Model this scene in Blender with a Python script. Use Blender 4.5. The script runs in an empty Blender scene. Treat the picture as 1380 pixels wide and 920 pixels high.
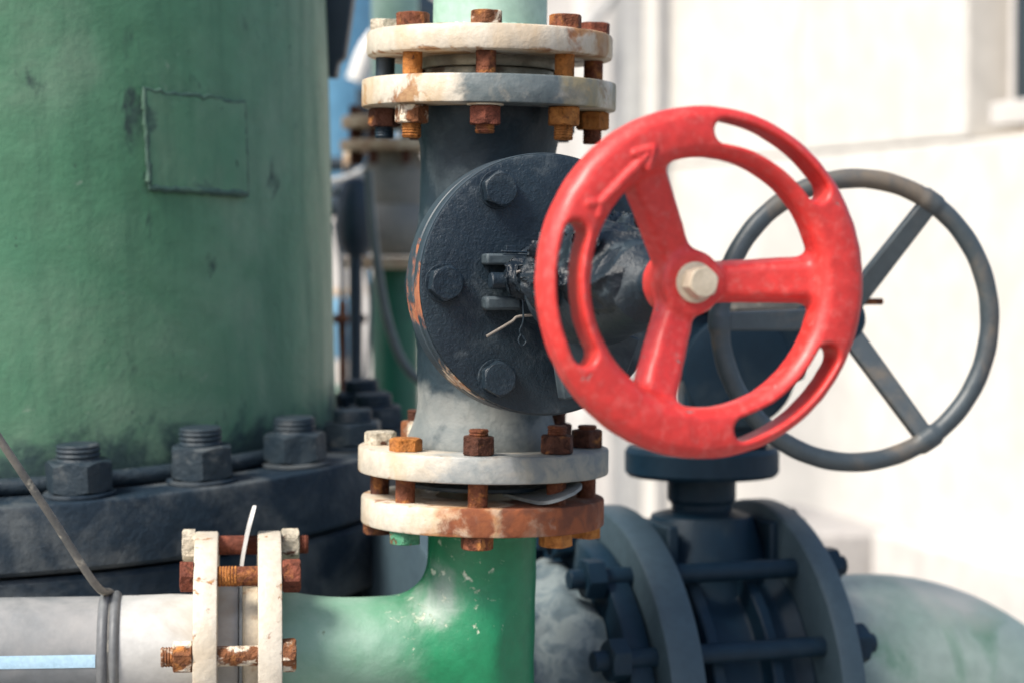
import bpy, math, random
import numpy as np
from mathutils import Matrix, Vector
random.seed(7)
PI = math.pi
R = math.radians
sc = bpy.context.scene
COL = sc.collection

# ------------------------------------------------------------------ camera
FPX = 3025.0
CAMZ = 1.25
PITCH = math.atan(125 / FPX)
cam_d = bpy.data.cameras.new('camera')
cam = bpy.data.objects.new('camera', cam_d)
COL.objects.link(cam)
cam.location = (0, 0, CAMZ)
cam.rotation_euler = (PI / 2 - PITCH, 0, 0)
cam_d.sensor_width = 36
cam_d.lens = 36 * FPX / 1380
cam_d.clip_start = 0.05
cam_d.clip_end = 500
cam_d.dof.use_dof = True
cam_d.dof.focus_distance = 1.70
cam_d.dof.aperture_fstop = 4.7
cam_d.dof.aperture_blades = 8
sc.camera = cam
CR = cam.rotation_euler.to_matrix()


def P(px, py, Y):
    """point of the place at depth Y metres in front of the tripod"""
    d = CR @ Vector(((px - 690) / FPX, -(py - 460) / FPX, -1))
    return Vector((0, 0, CAMZ)) + d * (Y / d.y)


# ------------------------------------------------------------------ things and parts
BASE = {}


def tag(o, label=None, cat=None, group=None, kind=None):
    if label: o['label'] = label
    if cat: o['category'] = cat
    if group: o['group'] = group
    if kind: o['kind'] = kind
    return o


def thing(name, label, cat, frame=Matrix.Identity(4), base=(0, 0, 0), group=None):
    o = bpy.data.objects.new(name, None)
    o.empty_display_size = 0.02
    COL.objects.link(o)
    o.matrix_world = frame @ Matrix.Translation(Vector(base))
    BASE[o.name] = Vector(base)
    return tag(o, label, cat, group)


def build(name, mb, mat, parent=None, sharp=32, bevel=0.0, normals=None):
    verts, faces = mb
    verts = np.asarray(verts, dtype=float)
    off = BASE.get(parent.name, Vector((0, 0, 0))) if parent is not None else Vector((0, 0, 0))
    v = verts - np.array(off)[None, :]
    me = bpy.data.meshes.new(name)
    me.from_pydata(v.tolist(), [], [list(map(int, f)) for f in faces])
    me.update()
    o = bpy.data.objects.new(name, me)
    COL.objects.link(o)
    if parent is not None:
        o.parent = parent
        BASE[o.name] = off
    else:
        BASE[o.name] = Vector((0, 0, 0))
    me.materials.append(mat)
    me.polygons.foreach_set('use_smooth', [True] * len(me.polygons))
    if normals is not None:
        me.normals_split_custom_set_from_vertices([tuple(n) for n in normals])
    else:
        me.set_sharp_from_angle(angle=R(sharp))
    if bevel > 0:
        m = o.modifiers.new('soft edge', 'BEVEL')
        m.width = bevel
        m.segments = 2
        m.limit_method = 'ANGLE'
        m.angle_limit = R(35)
    return o


# ------------------------------------------------------------------ shape helpers: (verts, faces)
def join(*ms):
    V, F, n = [], [], 0
    for v, f in ms:
        v = np.asarray(v, dtype=float)
        V.append(v)
        F += [[i + n for i in q] for q in f]
        n += len(v)
    return np.vstack(V), F


def xf(m, M):
    v, f = m
    v = np.asarray(v, dtype=float)
    A = np.array(M.to_3x3())
    t = np.array(M.translation)
    return v @ A.T + t, f


def frame(origin, zdir, xdir=None):
    z = Vector(zdir).normalized()
    if xdir is None:
        xdir = Vector((1, 0, 0)) if abs(z.x) < 0.9 else Vector((0, 1, 0))
    x = Vector(xdir)
    x = (x - z * x.dot(z)).normalized()
    y = z.cross(x)
    M = Matrix((x, y, z)).transposed().to_4x4()
    M.translation = Vector(origin)
    return M


def lathe(prof, seg=96, caps=True, wob=None):
    """profile of (radius, height) turned about z; closed at the ends"""
    V, F = [], []
    n = len(prof)
    for j, (r, z) in enumerate(prof):
        for i in range(seg):
            a = 2 * PI * i / seg
            rr = r + (wob(a, z) if wob else 0)
            V.append((rr * math.cos(a), rr * math.sin(a), z))
    for j in range(n - 1):
        for i in range(seg):
            k = (i + 1) % seg
            F.append([j * seg + i, j * seg + k, (j + 1) * seg + k, (j + 1) * seg + i])
    if caps:
        F.append([i for i in range(seg)][::-1])
        F.append([(n - 1) * seg + i for i in range(seg)])
    return np.array(V), F


def disc(r, z0, z1, c=0.0015, hole=None, seg=128):
    """plate with softened rims, optional bore"""
    if hole is None:
        return lathe([(r * .5, z0), (r - c, z0), (r - c * .3, z0 + c * .3), (r, z0 + c), (r, z1 - c), (r - c * .3, z1 - c * .3), (r - c, z1), (r * .5, z1)], seg)
    pr = [(hole, z0), (r - c, z0), (r - c * .3, z0 + c * .3), (r, z0 + c), (r, z1 - c), (r - c * .3, z1 - c * .3), (r - c, z1), (hole, z1), (hole, z0)]
    return lathe(pr, seg, caps=False)


def box(sx, sy, sz, c=(0, 0, 0)):
    V = [(x * sx / 2 + c[0], y * sy / 2 + c[1], z * sz / 2 + c[2]) for z in (-1, 1) for y in (-1, 1) for x in (-1, 1)]
    F = [[0, 2, 3, 1], [4, 5, 7, 6], [0, 1, 5, 4], [2, 6, 7, 3], [0, 4, 6, 2], [1, 3, 7, 5]]
    return np.array(V, dtype=float), F


def hexa(af, h, chamfer_top=True, chamfer_bot=False, n=60, rot=0.0, wear=0.0004):
    """hexagon nut or head with the turned chamfer arcs, from z=0 to h; af = half width across flats"""
    V, F = [], []

    def rad(a):
        b = (a % (PI / 3)) - PI / 6
        return min(af / math.cos(b), af * 1.135)
    top = af * 0.96

    def ring(kind):
        for i in range(n):
            a = 2 * PI * i / n
            r = rad(a)
            ch = max(0.0, r - top) * 0.62
            if kind == 'b0': rr, z = top, 0
            if kind == 'b1': rr, z = r, (ch if chamfer_bot else 0)
            if kind == 't1': rr, z = r, h - (ch if chamfer_top else 0)
            if kind == 't0': rr, z = top, h
            V.append((rr * math.cos(a + rot), rr * math.sin(a + rot), z))
    for k in ('b0', 'b1', 't1', 't0'):
        ring(k)
    if wear:
        A_ = np.array(V)
        ph = random.uniform(0, 50)
        q_ = A_ / af * 1.7 + ph
        A_ += wear * np.stack([noise3(q_, 21), noise3(q_, 22), noise3(q_, 23)], 1)
        V = [tuple(x) for x in A_]
    for j in range(3):
        for i in range(n):
            k = (i + 1) % n
            F.append([j * n + i, j * n + k, (j + 1) * n + k, (j + 1) * n + i])
    F.append(list(range(n))[::-1])
    F.append([3 * n + i for i in range(n)])
    return np.array(V), F


def rod(r, z0, z1, thread=None, seg=32, tip=0.001):
    """round bar along z; thread=(za, zb) cuts visible ridges"""
    pr = [(r - tip, z0), (r, z0 + tip)]
    if thread:
        za, zb = thread
        if za > z0 + tip: pr.append((r, za))
        p = 0.0021
        n = max(2, int((zb - za) / p))
        for i in range(n):
            z = za + (zb - za) * i / n
            pr += [(r * 0.90, z + p * .1), (r * 1.0, z + p * .5), (r * 1.0, z + p * .6)]
        if zb < z1 - tip: pr.append((r, zb))
    pr += [(r, z1 - tip), (r - tip, z1)]
    pr = sorted(pr, key=lambda q: q[1])
    return lathe(pr, seg)


def tube(path, radius, seg=14, closed=False):
    path = [Vector(p) for p in path]
    n = len(path)
    rad = radius if hasattr(radius, '__len__') else [radius] * n
    V, F = [], []
    up = None
    for i, p in enumerate(path):
        if closed:
            t = path[(i + 1) % n] - path[i - 1]
        else:
            t = path[min(i + 1, n - 1)] - path[max(i - 1, 0)]
        t.normalize()
        if up is None:
            up = Vector((0, 0, 1)) if abs(t.z) < .9 else Vector((1, 0, 0))
        up = (up - t * up.dot(t)).normalized()
        b = t.cross(up)
        for k in range(seg):
            a = 2 * PI * k / seg
            V.append(p + (up * math.cos(a) + b * math.sin(a)) * rad[i])
    m = n if closed else n - 1
    for i in range(m):
        j = (i + 1) % n
        for k in range(seg):
            l = (k + 1) % seg
            F.append([i * seg + k, i * seg + l, j * seg + l, j * seg + k])
    if not closed:
        F.append(list(range(seg))[::-1])
        F.append([(n - 1) * seg + k for k in range(seg)])
    return np.array([tuple(v) for v in V]), F


def spline(pts, n=12):
    pts = [Vector(p) for p in pts]
    q = [pts[0] * 2 - pts[1]] + pts + [pts[-1] * 2 - pts[-2]]
    out = []
    for i in range(1, len(q) - 2):
        for k in range(n):
            t = k / n
            a, b, c, d = q[i - 1], q[i], q[i + 1], q[i + 2]
            out.append(0.5 * ((2 * b) + (c - a) * t + (2 * a - 5 * b + 4 * c - d) * t * t + (3 * b - a - 3 * c + d) * t ** 3))
    out.append(pts[-1])
    return out


def prism(outline, z0, z1):
    n = len(outline)
    V = [(x, y, z0) for x, y in outline] + [(x, y, z1) for x, y in outline]
    F = [list(range(n))[::-1], list(range(n, 2 * n))] + [[i, (i + 1) % n, n + (i + 1) % n, n + i] for i in range(n)]
    return np.array(V, dtype=float), F


# ---- implicit castings: distance fields turned into meshes (surface nets, then projected onto the field)
def _h(ix, iy, iz, s):
    n = (ix * 374761393 + iy * 668265263 + iz * 2147483647 + s * 1274126177).astype(np.int64) & 0x7fffffff
    n = ((n ^ (n >> 13)) * 1274126177) & 0x7fffffff
    n = ((n ^ (n >> 16)) * 668265263) & 0x7fffffff
    return (n & 0xffff) / 65535.0


def noise3(p, s=0):
    i = np.floor(p).astype(np.int64)
    f = p - i
    f = f * f * (3 - 2 * f)
    r = 0
    for dx in (0, 1):
        for dy in (0, 1):
            for dz in (0, 1):
                w = (f[:, 0] if dx else 1 - f[:, 0]) * (f[:, 1] if dy else 1 - f[:, 1]) * (f[:, 2] if dz else 1 - f[:, 2])
                r = r + w * _h(i[:, 0] + dx, i[:, 1] + dy, i[:, 2] + dz, s)
    return r * 2 - 1


def smin(a, b, k):
    h = np.clip(0.5 + 0.5 * (b - a) / k, 0, 1)
    return b + (a - b) * h - k * h * (1 - h)


def smax(a, b, k):
    return -smin(-a, -b, k)


def grad(f, v, e=2e-4):
    g = np.zeros_like(v)
    for a in range(3):
        d = np.zeros(3); d[a] = e
        g[:, a] = (f(v + d) - f(v - d)) / (2 * e)
    return g


def nets(f, lo, hi, h, it=4):
    lo = np.array(lo, float); hi = np.array(hi, float)
    n = np.ceil((hi - lo) / h).astype(int) + 1
    ax = [lo[a] + h * np.arange(n[a]) for a in range(3)]
    val = np.empty(n)
    for i in range(0, n[0], 16):
        X, Y, Z = np.meshgrid(ax[0][i:i + 16], ax[1], ax[2], indexing='ij')
        val[i:i + 16] = f(np.stack([X.ravel(), Y.ravel(), Z.ravel()], 1)).reshape(X.shape)
    s = val < 0
    c = np.zeros(n - 1, dtype=np.int8)
    for dx in (0, 1):
        for dy in (0, 1):
            for dz in (0, 1):
                c += s[dx:n[0] - 1 + dx, dy:n[1] - 1 + dy, dz:n[2] - 1 + dz]
    act = (c > 0) & (c < 8)
    idx = -np.ones(n - 1, dtype=np.int64)
    cells = np.argwhere(act)
    idx[act] = np.arange(len(cells))
    v = lo + (cells + 0.5) * h
    F = []
    for a in range(3):
        b, d = (a + 1) % 3, (a + 2) % 3
        sl0 = [slice(None)] * 3; sl1 = [slice(None)] * 3
        sl0[a] = slice(0, n[a] - 1); sl1[a] = slice(1, n[a])
        for q in (b, d):
            sl0[q] = slice(1, n[q] - 1); sl1[q] = slice(1, n[q] - 1)
        A, B = s[tuple(sl0)], s[tuple(sl1)]
        e = np.argwhere(A != B)
        flip = A[A != B]
        ii = np.zeros_like(e)
        ii[:, a] = e[:, a]; ii[:, b] = e[:, b] + 1; ii[:, d] = e[:, d] + 1

        def at(ob, od):
            j = ii.copy(); j[:, b] += ob; j[:, d] += od
            return idx[j[:, 0], j[:, 1], j[:, 2]]
        q = np.stack([at(-1, -1), at(0, -1), at(0, 0), at(-1, 0)], 1)
        q[~flip] = q[~flip][:, ::-1]
        F.append(q)
    F = np.vstack(F)
    F = F[(F >= 0).all(1)]
    for _ in range(it):
        g = grad(f, v)
        g2 = np.maximum((g * g).sum(1), 0.05)
        step = (f(v) / g2)[:, None] * g
        l = np.linalg.norm(step, axis=1)[:, None]
        v = v - step * np.minimum(1, 0.6 * h / np.maximum(l, 1e-12))
    nr = grad(f, v)
    nr /= np.maximum(np.linalg.norm(nr, axis=1)[:, None], 1e-9)
    return v, F, nr


def subset(v, F, nr, mask):
    F = F[mask]
    u, inv = np.unique(F.ravel(), return_inverse=True)
    return (v[u], inv.reshape(F.shape).tolist()), nr[u]


# ------------------------------------------------------------------ materials
def srgb(r, g, b):
    f = lambda c: (c / 255 / 12.92) if c <= 10.3 else ((c / 255 + .055) / 1.055) ** 2.4
    return (f(r), f(g), f(b))


def mat(name, base, base2=None, scale=12, rough=.5, metal=0.0, grain=(180, .15), lump=None, layers=(), coat=0.0, spec=.5, rvar=.12, gd=1.0):
    """weathered surface: two-tone base, noise-edged layers (dict: col, scale, thr, soft, rough, region, amp, detail, stretch), grain bump"""
    m = bpy.data.materials.new(name)
    m.use_nodes = True
    nt = m.node_tree
    N, L = nt.nodes, nt.links
    N.clear()
    out = N.new('ShaderNodeOutputMaterial')
    bs = N.new('ShaderNodeBsdfPrincipled')
    L.new(bs.outputs[0], out.inputs[0])
    tc = N.new('ShaderNodeTexCoord')
    oi = N.new('ShaderNodeObjectInfo')
    mu = N.new('ShaderNodeVectorMath'); mu.operation = 'SCALE'
    cx = N.new('ShaderNodeCombineXYZ')
    for k in range(3):
        L.new(oi.outputs['Random'], cx.inputs[k])
    L.new(cx.outputs[0], mu.inputs[0]); mu.inputs['Scale'].default_value = 7.3
    ad = N.new('ShaderNodeVectorMath'); ad.operation = 'ADD'
    L.new(tc.outputs['Object'], ad.inputs[0]); L.new(mu.outputs[0], ad.inputs[1])
    vec = ad.outputs[0]

    def noise(sc_, det=6, dist=0.0, stretch=None, rgh=.6):
        n = N.new('ShaderNodeTexNoise')
        n.inputs['Scale'].default_value = sc_
        n.inputs['Detail'].default_value = det
        n.inputs['Roughness'].default_value = rgh
        n.inputs['Distortion'].default_value = dist
        if stretch:
            mp = N.new('ShaderNodeMapping'); mp.inputs['Scale'].default_value = stretch
            L.new(vec, mp.inputs[0]); L.new(mp.outputs[0], n.inputs['Vector'])
        else:
            L.new(vec, n.inputs['Vector'])
        return n.outputs[0]

    def math_(op, a, b=None, clamp=False):
        q = N.new('ShaderNodeMath'); q.operation = op; q.use_clamp = clamp
        for k, x in enumerate((a, b)):
            if x is None: continue
            if hasattr(x, 'type') or hasattr(x, 'is_linked'): L.new(x, q.inputs[k])
            else: q.inputs[k].default_value = x
        return q.outputs[0]

    def smooth(x, lo, hi):
        q = N.new('ShaderNodeMapRange'); q.interpolation_type = 'SMOOTHSTEP'
        L.new(x, q.inputs['Value'])
        q.inputs['From Min'].default_value = lo; q.inputs['From Max'].default_value = hi
        return q.outputs[0]

    def mixc(fac, a, b):
        q = N.new('ShaderNodeMix'); q.data_type = 'RGBA'
        L.new(fac, q.inputs[0])
        for k, x in ((6, a), (7, b)):
            if isinstance(x, tuple): q.inputs[k].default_value = (*x, 1)
            else: L.new(x, q.inputs[k])
        return q.outputs[2]

    def mixf(fac, a, b):
        q = N.new('ShaderNodeMix'); q.data_type = 'FLOAT'
        L.new(fac, q.inputs[0])
        for k, x in ((2, a), (3, b)):
            if isinstance(x, (int, float)): q.inputs[k].default_value = x
            else: L.new(x, q.inputs[k])
        return q.outputs[0]

    def region(rg):
        if rg[0] == 'axis':
            sp = N.new('ShaderNodeSeparateXYZ'); L.new(tc.outputs['Object'], sp.inputs[0])
            return smooth(sp.outputs[rg[1]], rg[2], rg[3])
        if rg[0] == 'ball':
            q = N.new('ShaderNodeVectorMath'); q.operation = 'DISTANCE'
            L.new(tc.outputs['Object'], q.inputs[0]); q.inputs[1].default_value = rg[1]
            return smooth(q.outputs['Value'], rg[2], rg[2] * .25)
        if rg[0] == 'ring':      # distance from the local z axis
            sp = N.new('ShaderNodeSeparateXYZ'); L.new(tc.outputs['Object'], sp.inputs[0])
            q = math_('SQRT', math_('ADD', math_('MULTIPLY', sp.outputs[0], sp.outputs[0]), math_('MULTIPLY', sp.outputs[1], sp.outputs[1])))
            return smooth(q, rg[1], rg[2])
        if rg[0] == 'sum':
            return math_('MULTIPLY', region(rg[1]), region(rg[2]))
    if base2 is None:
        base2 = tuple(c * .72 for c in base)
    n1 = noise(scale, 7, .3)
    col = mixc(smooth(n1, .33, .67), base, base2)
    n2 = noise(scale * 9, 4)
    tiny = N.new('ShaderNodeMix'); tiny.data_type = 'RGBA'; tiny.blend_type = 'MULTIPLY'
    tiny.inputs[0].default_value = .5
    L.new(col, tiny.inputs[6])
    g = mixc(smooth(n2, .25, .75), (.72, .72, .72), (1.12, 1.12, 1.12))
    L.new(g, tiny.inputs[7])
    col = tiny.outputs[2]
    rg_ = math_('ADD', math_('MULTIPLY', math_('SUBTRACT', n1, .5), rvar * 2), rough, clamp=True)
    height = None
    for ly in layers:
        nz = noise(ly.get('scale', 20), ly.get('detail', 8), ly.get('dist', .4), ly.get('stretch'), ly.get('nr', .62))
        v = nz
        if 'region' in ly:
            r_ = region(ly['region'])
            v = math_('ADD', nz, math_('MULTIPLY', math_('SUBTRACT', r_, 1.0), ly.get('amp', .6)))
        so = ly.get('soft', .05)
        mk = smooth(v, ly['thr'] - so, ly['thr'] + so)
        if 'alpha' in ly:
            mk = math_('MULTIPLY', mk, ly['alpha'])
        c = ly['col']
        if 'col2' in ly:
            c = mixc(smooth(noise(ly.get('scale', 20) * 3.1, 5, .5), .35, .65), ly['col'], ly['col2'])
        col = mixc(mk, col, c)
        rg_ = mixf(mk, rg_, ly.get('rough', .8))
        if metal:
            pass
        if ly.get('h', 0):
            hh = math_('MULTIPLY', mk, ly['h'])
            height = hh if height is None else math_('ADD', height, hh)
    L.new(col, bs.inputs['Base Color'])
    L.new(rg_, bs.inputs['Roughness'])
    bs.inputs['Metallic'].default_value = metal
    bs.inputs['Specular IOR Level'].default_value = spec
    bs.inputs['Coat Weight'].default_value = coat
    bs.inputs['Coat Roughness'].default_value = .25
    last = None
    if grain:
        b = N.new('ShaderNodeBump'); b.inputs['Strength'].default_value = grain[1]; b.inputs['Distance'].default_value = .001 * 180 / grain[0] * gd
        L.new(noise(grain[0], 3), b.inputs['Height']); last = b.outputs[0]
    if lump:
        b = N.new('ShaderNodeBump'); b.inputs['Strength'].default_value = lump[1]; b.inputs['Distance'].default_value = .004
        L.new(noise(lump[0], 4), b.inputs['Height'])
        if last is not None: L.new(last, b.inputs['Normal'])
        last = b.outputs[0]
    if height is not None:
        b = N.new('ShaderNodeBump'); b.inputs['Strength'].default_value = 1; b.inputs['Distance'].default_value = .001
        L.new(height, b.inputs['Height'])
        if last is not None: L.new(last, b.inputs['Normal'])
        last = b.outputs[0]
    if last is not None:
        L.new(last, bs.inputs['Normal'])
    return m


RUST = (.20, .062, .022); RUSTD = (.075, .026, .014); OCHRE = (.46, .19, .05); CREAM = (.60, .54, .445); CREAM2 = (.50, .45, .37)
NAVY = (.013, .024, .034); NAVY2 = (.009, .018, .028)

m_red = mat('red wheel enamel', (.60, .030, .025), (.54, .026, .022), 20, .50, grain=(380, .4), coat=.16, layers=[
    dict(col=(.55, .15, .13), scale=170, thr=.58, soft=.10, rough=.7, alpha=.3),
    dict(col=(.26, .17, .16), scale=75, thr=.675, soft=.02, rough=.7, h=-.3),
    dict(col=(.16, .03, .03), scale=34, thr=.74, soft=.03, rough=.8, h=-.2)])
m_navy = mat('dark blue-black cast paint', NAVY, NAVY2, 26, .42, grain=(520, 1.0), gd=1.8, lump=(90, .35), spec=.35, layers=[
    dict(col=(.10, .12, .13), scale=30, thr=.64, soft=.1, rough=.85, alpha=.5),
    dict(col=(.30, .09, .05), scale=46, thr=.77, soft=.02, rough=.85, h=-.3)])
m_body = mat('valve body paint, dark above and faded grey below', (.017, .031, .041), (.011, .022, .032), 14, .5, grain=(220, .6), lump=(34, .5), spec=.3, layers=[
    dict(col=(.13, .148, .148), col2=(.20, .21, .20), scale=11, thr=.42, soft=.12, rough=.6, region=('axis', 2, .125, .05), amp=.75),
    dict(col=(.045, .062, .070), scale=22, thr=.60, soft=.09, rough=.7),
    dict(col=(.22, .09, .04), scale=40, thr=.74, soft=.03, rough=.85)])
m_tar = mat('crumpled tarred wrapping', (.005, .010, .016), (.009, .016, .023), 30, .44, grain=(300, .4), lump=(110, .6), rvar=.2, spec=.3, layers=[dict(col=(.045, .06, .07), scale=60, thr=.62, soft=.08, rough=.6)])
m_lug = mat('dusty dark lug', (.05, .07, .08), NAVY, 40, .65, grain=(350, .6), layers=[dict(col=(.33, .10, .04), scale=90, thr=.70, soft=.03)])


def rusty(name, base, thr=.6, more=()):
    return mat(name, base, tuple(c * .55 for c in base), 90, .75, grain=(420, 1.0), gd=1.6, lump=(150, 1.0), spec=.3, layers=[
        dict(col=tuple(c * .35 for c in base), scale=110, thr=.58, soft=.06, rough=.9),
        dict(col=OCHRE, col2=(.30, .11, .03), scale=60, thr=thr, soft=.10, rough=.9),
        dict(col=RUSTD, scale=80, thr=.63, soft=.05, rough=.9, h=.2)] + list(more))


m_rust = rusty('brown rust', (.20, .062, .028))
m_rust_red = rusty('red-brown rust', (.20, .055, .030), .70)
m_rust_or = rusty('orange rust', (.42, .15, .03), .5)
m_rust_dk = rusty('dark crusted rust', (.10, .034, .018), .66)
m_wht_rust = rusty('cream paint flaking off rust', (.24, .09, .035), .62, [dict(col=(.72, .62, .47), col2=CREAM, scale=55, thr=.54, soft=.05, rough=.6, h=.4)])
m_wht_bolt = rusty('grimy cream bolt paint', (.62, .55, .43), .80)
m_grn_rust = rusty('green paint over rust', (.22, .075, .035), .66, [dict(col=(.03, .17, .09), col2=(.08, .24, .14), scale=45, thr=.47, soft=.03, rough=.5, h=.4)])


def cream(name, lays, base=CREAM, base2=CREAM2, th=None):
    edge = [] if th is None else [
        dict(col=(.34, .19, .095), col2=(.20, .085, .04), scale=38, thr=.56, soft=.05, rough=.85, region=('axis', 2, .006, .0005), amp=.22, h=-.2),
        dict(col=(.34, .19, .095), col2=(.20, .085, .04), scale=34, thr=.57, soft=.05, rough=.85, region=('axis', 2, th - .006, th - .0005), amp=.22, h=-.2),
        dict(col=(.47, .31, .15), scale=20, thr=.54, soft=.12, rough=.6, alpha=.6, stretch=(1, 1, .35))]
    return mat(name, base, base2, 16, .40, grain=(300, .4), lump=(70, .3), layers=edge + list(lays) + [
        dict(col=(.40, .33, .24), scale=24, thr=.62, soft=.10, alpha=.55, rough=.8),
        dict(col=(.07, .05, .04), scale=150, thr=.76, soft=.015, h=-.4),
        dict(col=(.34, .13, .05), col2=RUST, scale=48, thr=.69, soft=.03, rough=.9, h=-.3)])


# flanges (local origin at the flange thing base, set further down)
m_flA = cream('cream flange paint rusting at one side', [
    dict(col=(.34, .15, .055), col2=RUST, scale=26, thr=.44, soft=.08, rough=.9, region=('ball', (.085, -.06, .012), .052), amp=.45, h=-.3),
    dict(col=(.50, .33, .16), scale=18, thr=.52, soft=.2, alpha=.6, region=('axis', 0, .03, .09), amp=.4)], th=.0235)
m_flB = cream('cream flange paint with painted reflection band', [
    dict(col=(.085, .108, .112), col2=(.13, .15, .15), scale=15, thr=.34, soft=.09, rough=.5, region=('sum', ('axis', 0, -.055, .005), ('axis', 0, .10, .04)), amp=.42),  # grey band: reflection of dark surroundings, painted into the colour
    dict(col=(.30, .24, .13), col2=(.20, .19, .14), scale=20, thr=.45, soft=.12, rough=.6, region=('axis', 0, .03, .07), amp=.5),
    dict(col=(.55, .36, .15), scale=30, thr=.60, soft=.06, alpha=.8, region=('axis', 0, -.02, .05), amp=.3)], th=.0235)
m_flC = cream('scuffed cream flange paint with painted reflection', [
    dict(col=(.36, .36, .34), col2=(.24, .26, .26), scale=14, thr=.40, soft=.12, rough=.5, region=('sum', ('axis', 0, -.09, .0), ('axis', 0, .12, .03)), amp=.4),  # grey imitates dark surroundings mirrored in the plate
    dict(col=(.15, .165, .165), col2=(.26, .25, .21), scale=18, thr=.36, soft=.08, rough=.6, region=('axis', 0, -.01, .06), amp=.45),  # darker right side, the same mirrored tone put in as colour
    dict(col=(.42, .25, .07), scale=34, thr=.60, soft=.06, region=('ball', (-.10, -.02, .012), .03), amp=.4)], th=.0235)
m_flD = cream('cream flange paint half eaten by rust', [
    dict(col=(.36, .15, .06), col2=(.50, .27, .11), scale=14, thr=.49, soft=.12, rough=.85, region=('sum', ('axis', 0, -.075, -.03), ('axis', 0, .035, .01)), amp=.35),
    dict(col=(.27, .085, .03), col2=(.17, .05, .022), scale=22, thr=.49, soft=.06, rough=.92, region=('ball', (-.012, -.1, .008), .05), amp=.5, h=-.4),
    dict(col=(.25, .072, .026), col2=(.14, .045, .022), scale=20, thr=.30, soft=.08, rough=.92, region=('axis', 0, -.005, .045), amp=.45, h=-.4),
    dict(col=(.02, .13, .07), scale=46, thr=.50, soft=.03, region=('ball', (-.066, -.075, .0), .022), amp=.5)], th=.0235)
m_flE = cream('cream flange paint with rusty nicks', [dict(col=(.40, .22, .09), col2=RUST, scale=85, thr=.635, soft=.05, rough=.85, h=-.3), dict(col=(.46, .36, .24), scale=12, thr=.55, soft=.12, alpha=.5)])
m_ring = mat('dull machined ring', (.30, .28, .22), (.16, .15, .12), 40, .42, metal=.4, grain=(300, .3), layers=[dict(col=(.10, .07, .05), scale=30, thr=.58, soft=.08)])
m_grn_top = mat('pale sage green paint', (.30, .46, .37), (.37, .52, .44), 12, .5, grain=(260, .2), layers=[
    dict(col=(.80, .80, .76), scale=22, thr=.60, soft=.02, rough=.7, region=('axis', 2, .075, .02), amp=.35, h=.3)])
m_tee = mat('worn green pipe paint with painted sheen', (.010, .20, .082), (.009, .155, .066), 10, .40, grain=(220, .35), lump=(40, .3), coat=.0, layers=[
    dict(col=(.23, .37, .285), col2=(.27, .40, .32), scale=9, thr=.30, soft=.26, rough=.5, region=('axis', 0, .02, -.12), amp=.75),
    dict(col=(.30, .34, .31), col2=(.25, .30, .27), scale=14, thr=.49, soft=.12, rough=.5, alpha=.75, region=('ball', (-.045, -.045, -.050), .075), amp=.6),  # pale sheen in the crotch, painted as colour
    dict(col=(.62, .64, .50), scale=105, thr=.615, soft=.05, alpha=.8, rough=.7, h=-.4, region=('ball', (-.035, -.045, -.045), .10), amp=.14),
    dict(col=(.10, .14, .09), scale=60, thr=.70, soft=.04, alpha=.7),
    dict(col=(.55, .57, .47), scale=16, thr=.63, soft=.03, region=('axis', 2, -.02, -.002), amp=.3)])
m_stub = mat('grey painted steel stub', (.47, .465, .445), (.40, .395, .38), 8, .5, grain=(300, .3), lump=(30, .15), layers=[dict(col=(.34, .31, .27), scale=14, thr=.62, soft=.12)])
m_pe = mat('grey plastic pipe', (.175, .185, .19), (.145, .155, .16), 10, .5, grain=(300, .15), layers=[dict(col=(.30, .29, .28), scale=12, thr=.6, soft=.2, stretch=(1, 1, 1))])
m_blue = mat('pale blue stripe', (.42, .60, .72), (.36, .54, .67), 30, .5)
m_bead = mat('grey weld bead', (.17, .175, .175), (.11, .115, .12), 20, .5, grain=(300, .3))
m_plate = mat('bare grey sheet steel', (.22, .24, .245), (.16, .18, .19), 25, .5, metal=.2, grain=(260, .3))
m_cream_plain = mat('cream painted steel', (.72, .64, .50), (.62, .53, .40), 30, .55, grain=(300, .3), layers=[dict(col=(.40, .22, .09), scale=40, thr=.64, soft=.06)])
m_nutbolt = mat('cream hub bolt paint', (.56, .48, .36), (.44, .37, .27), 60, .45, grain=(400, .4), layers=[dict(col=(.22, .11, .05), scale=95, thr=.66, soft=.03)])
m_wire = mat('dull wire', (.30, .27, .24), (.22, .19, .16), 60, .5, metal=.3)
m_rod = mat('weathered grey-brown rod', (.19, .175, .15), (.10, .10, .095), 30, .55, grain=(300, .4), layers=[dict(col=(.42, .38, .30), scale=50, thr=.62, soft=.06)])
mk_tank = lambda extra: mat('old green tank paint', (.072, .195, .110), (.108, .232, .142), 5, .45, grain=(170, .5), lump=(38, .25), spec=.3, layers=[
    dict(col=(.070, .19, .112), scale=4, thr=.56, soft=.12, rough=.4),
    dict(col=(.21, .29, .21), scale=5, thr=.60, soft=.14, rough=.6, alpha=.6),
    dict(col=(.05, .12, .075), scale=9, thr=.55, soft=.12, alpha=.35, stretch=(5, 5, .5)),
    dict(col=(.028, .05, .045), scale=75, thr=.70, soft=.03, rough=.8, h=-.3),
    dict(col=(.24, .30, .24), scale=55, thr=.70, soft=.04, rough=.7, alpha=.6),
    dict(col=(.035, .065, .055), scale=26, thr=.675, soft=.05, rough=.7, stretch=(1, 1, .5)),
    dict(col=(.010, .020, .026), scale=150, thr=.745, soft=.03, rough=.8, h=-.5),
    dict(col=(.030, .058, .058), scale=18, thr=.44, soft=.12, rough=.7, region=('axis', 2, .13, .01), amp=.45),
    ] + extra)
m_tank_weld = mat('dark weld seam', (.030, .070, .058), (.05, .11, .075), 40, .6, grain=(220, .5))
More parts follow.
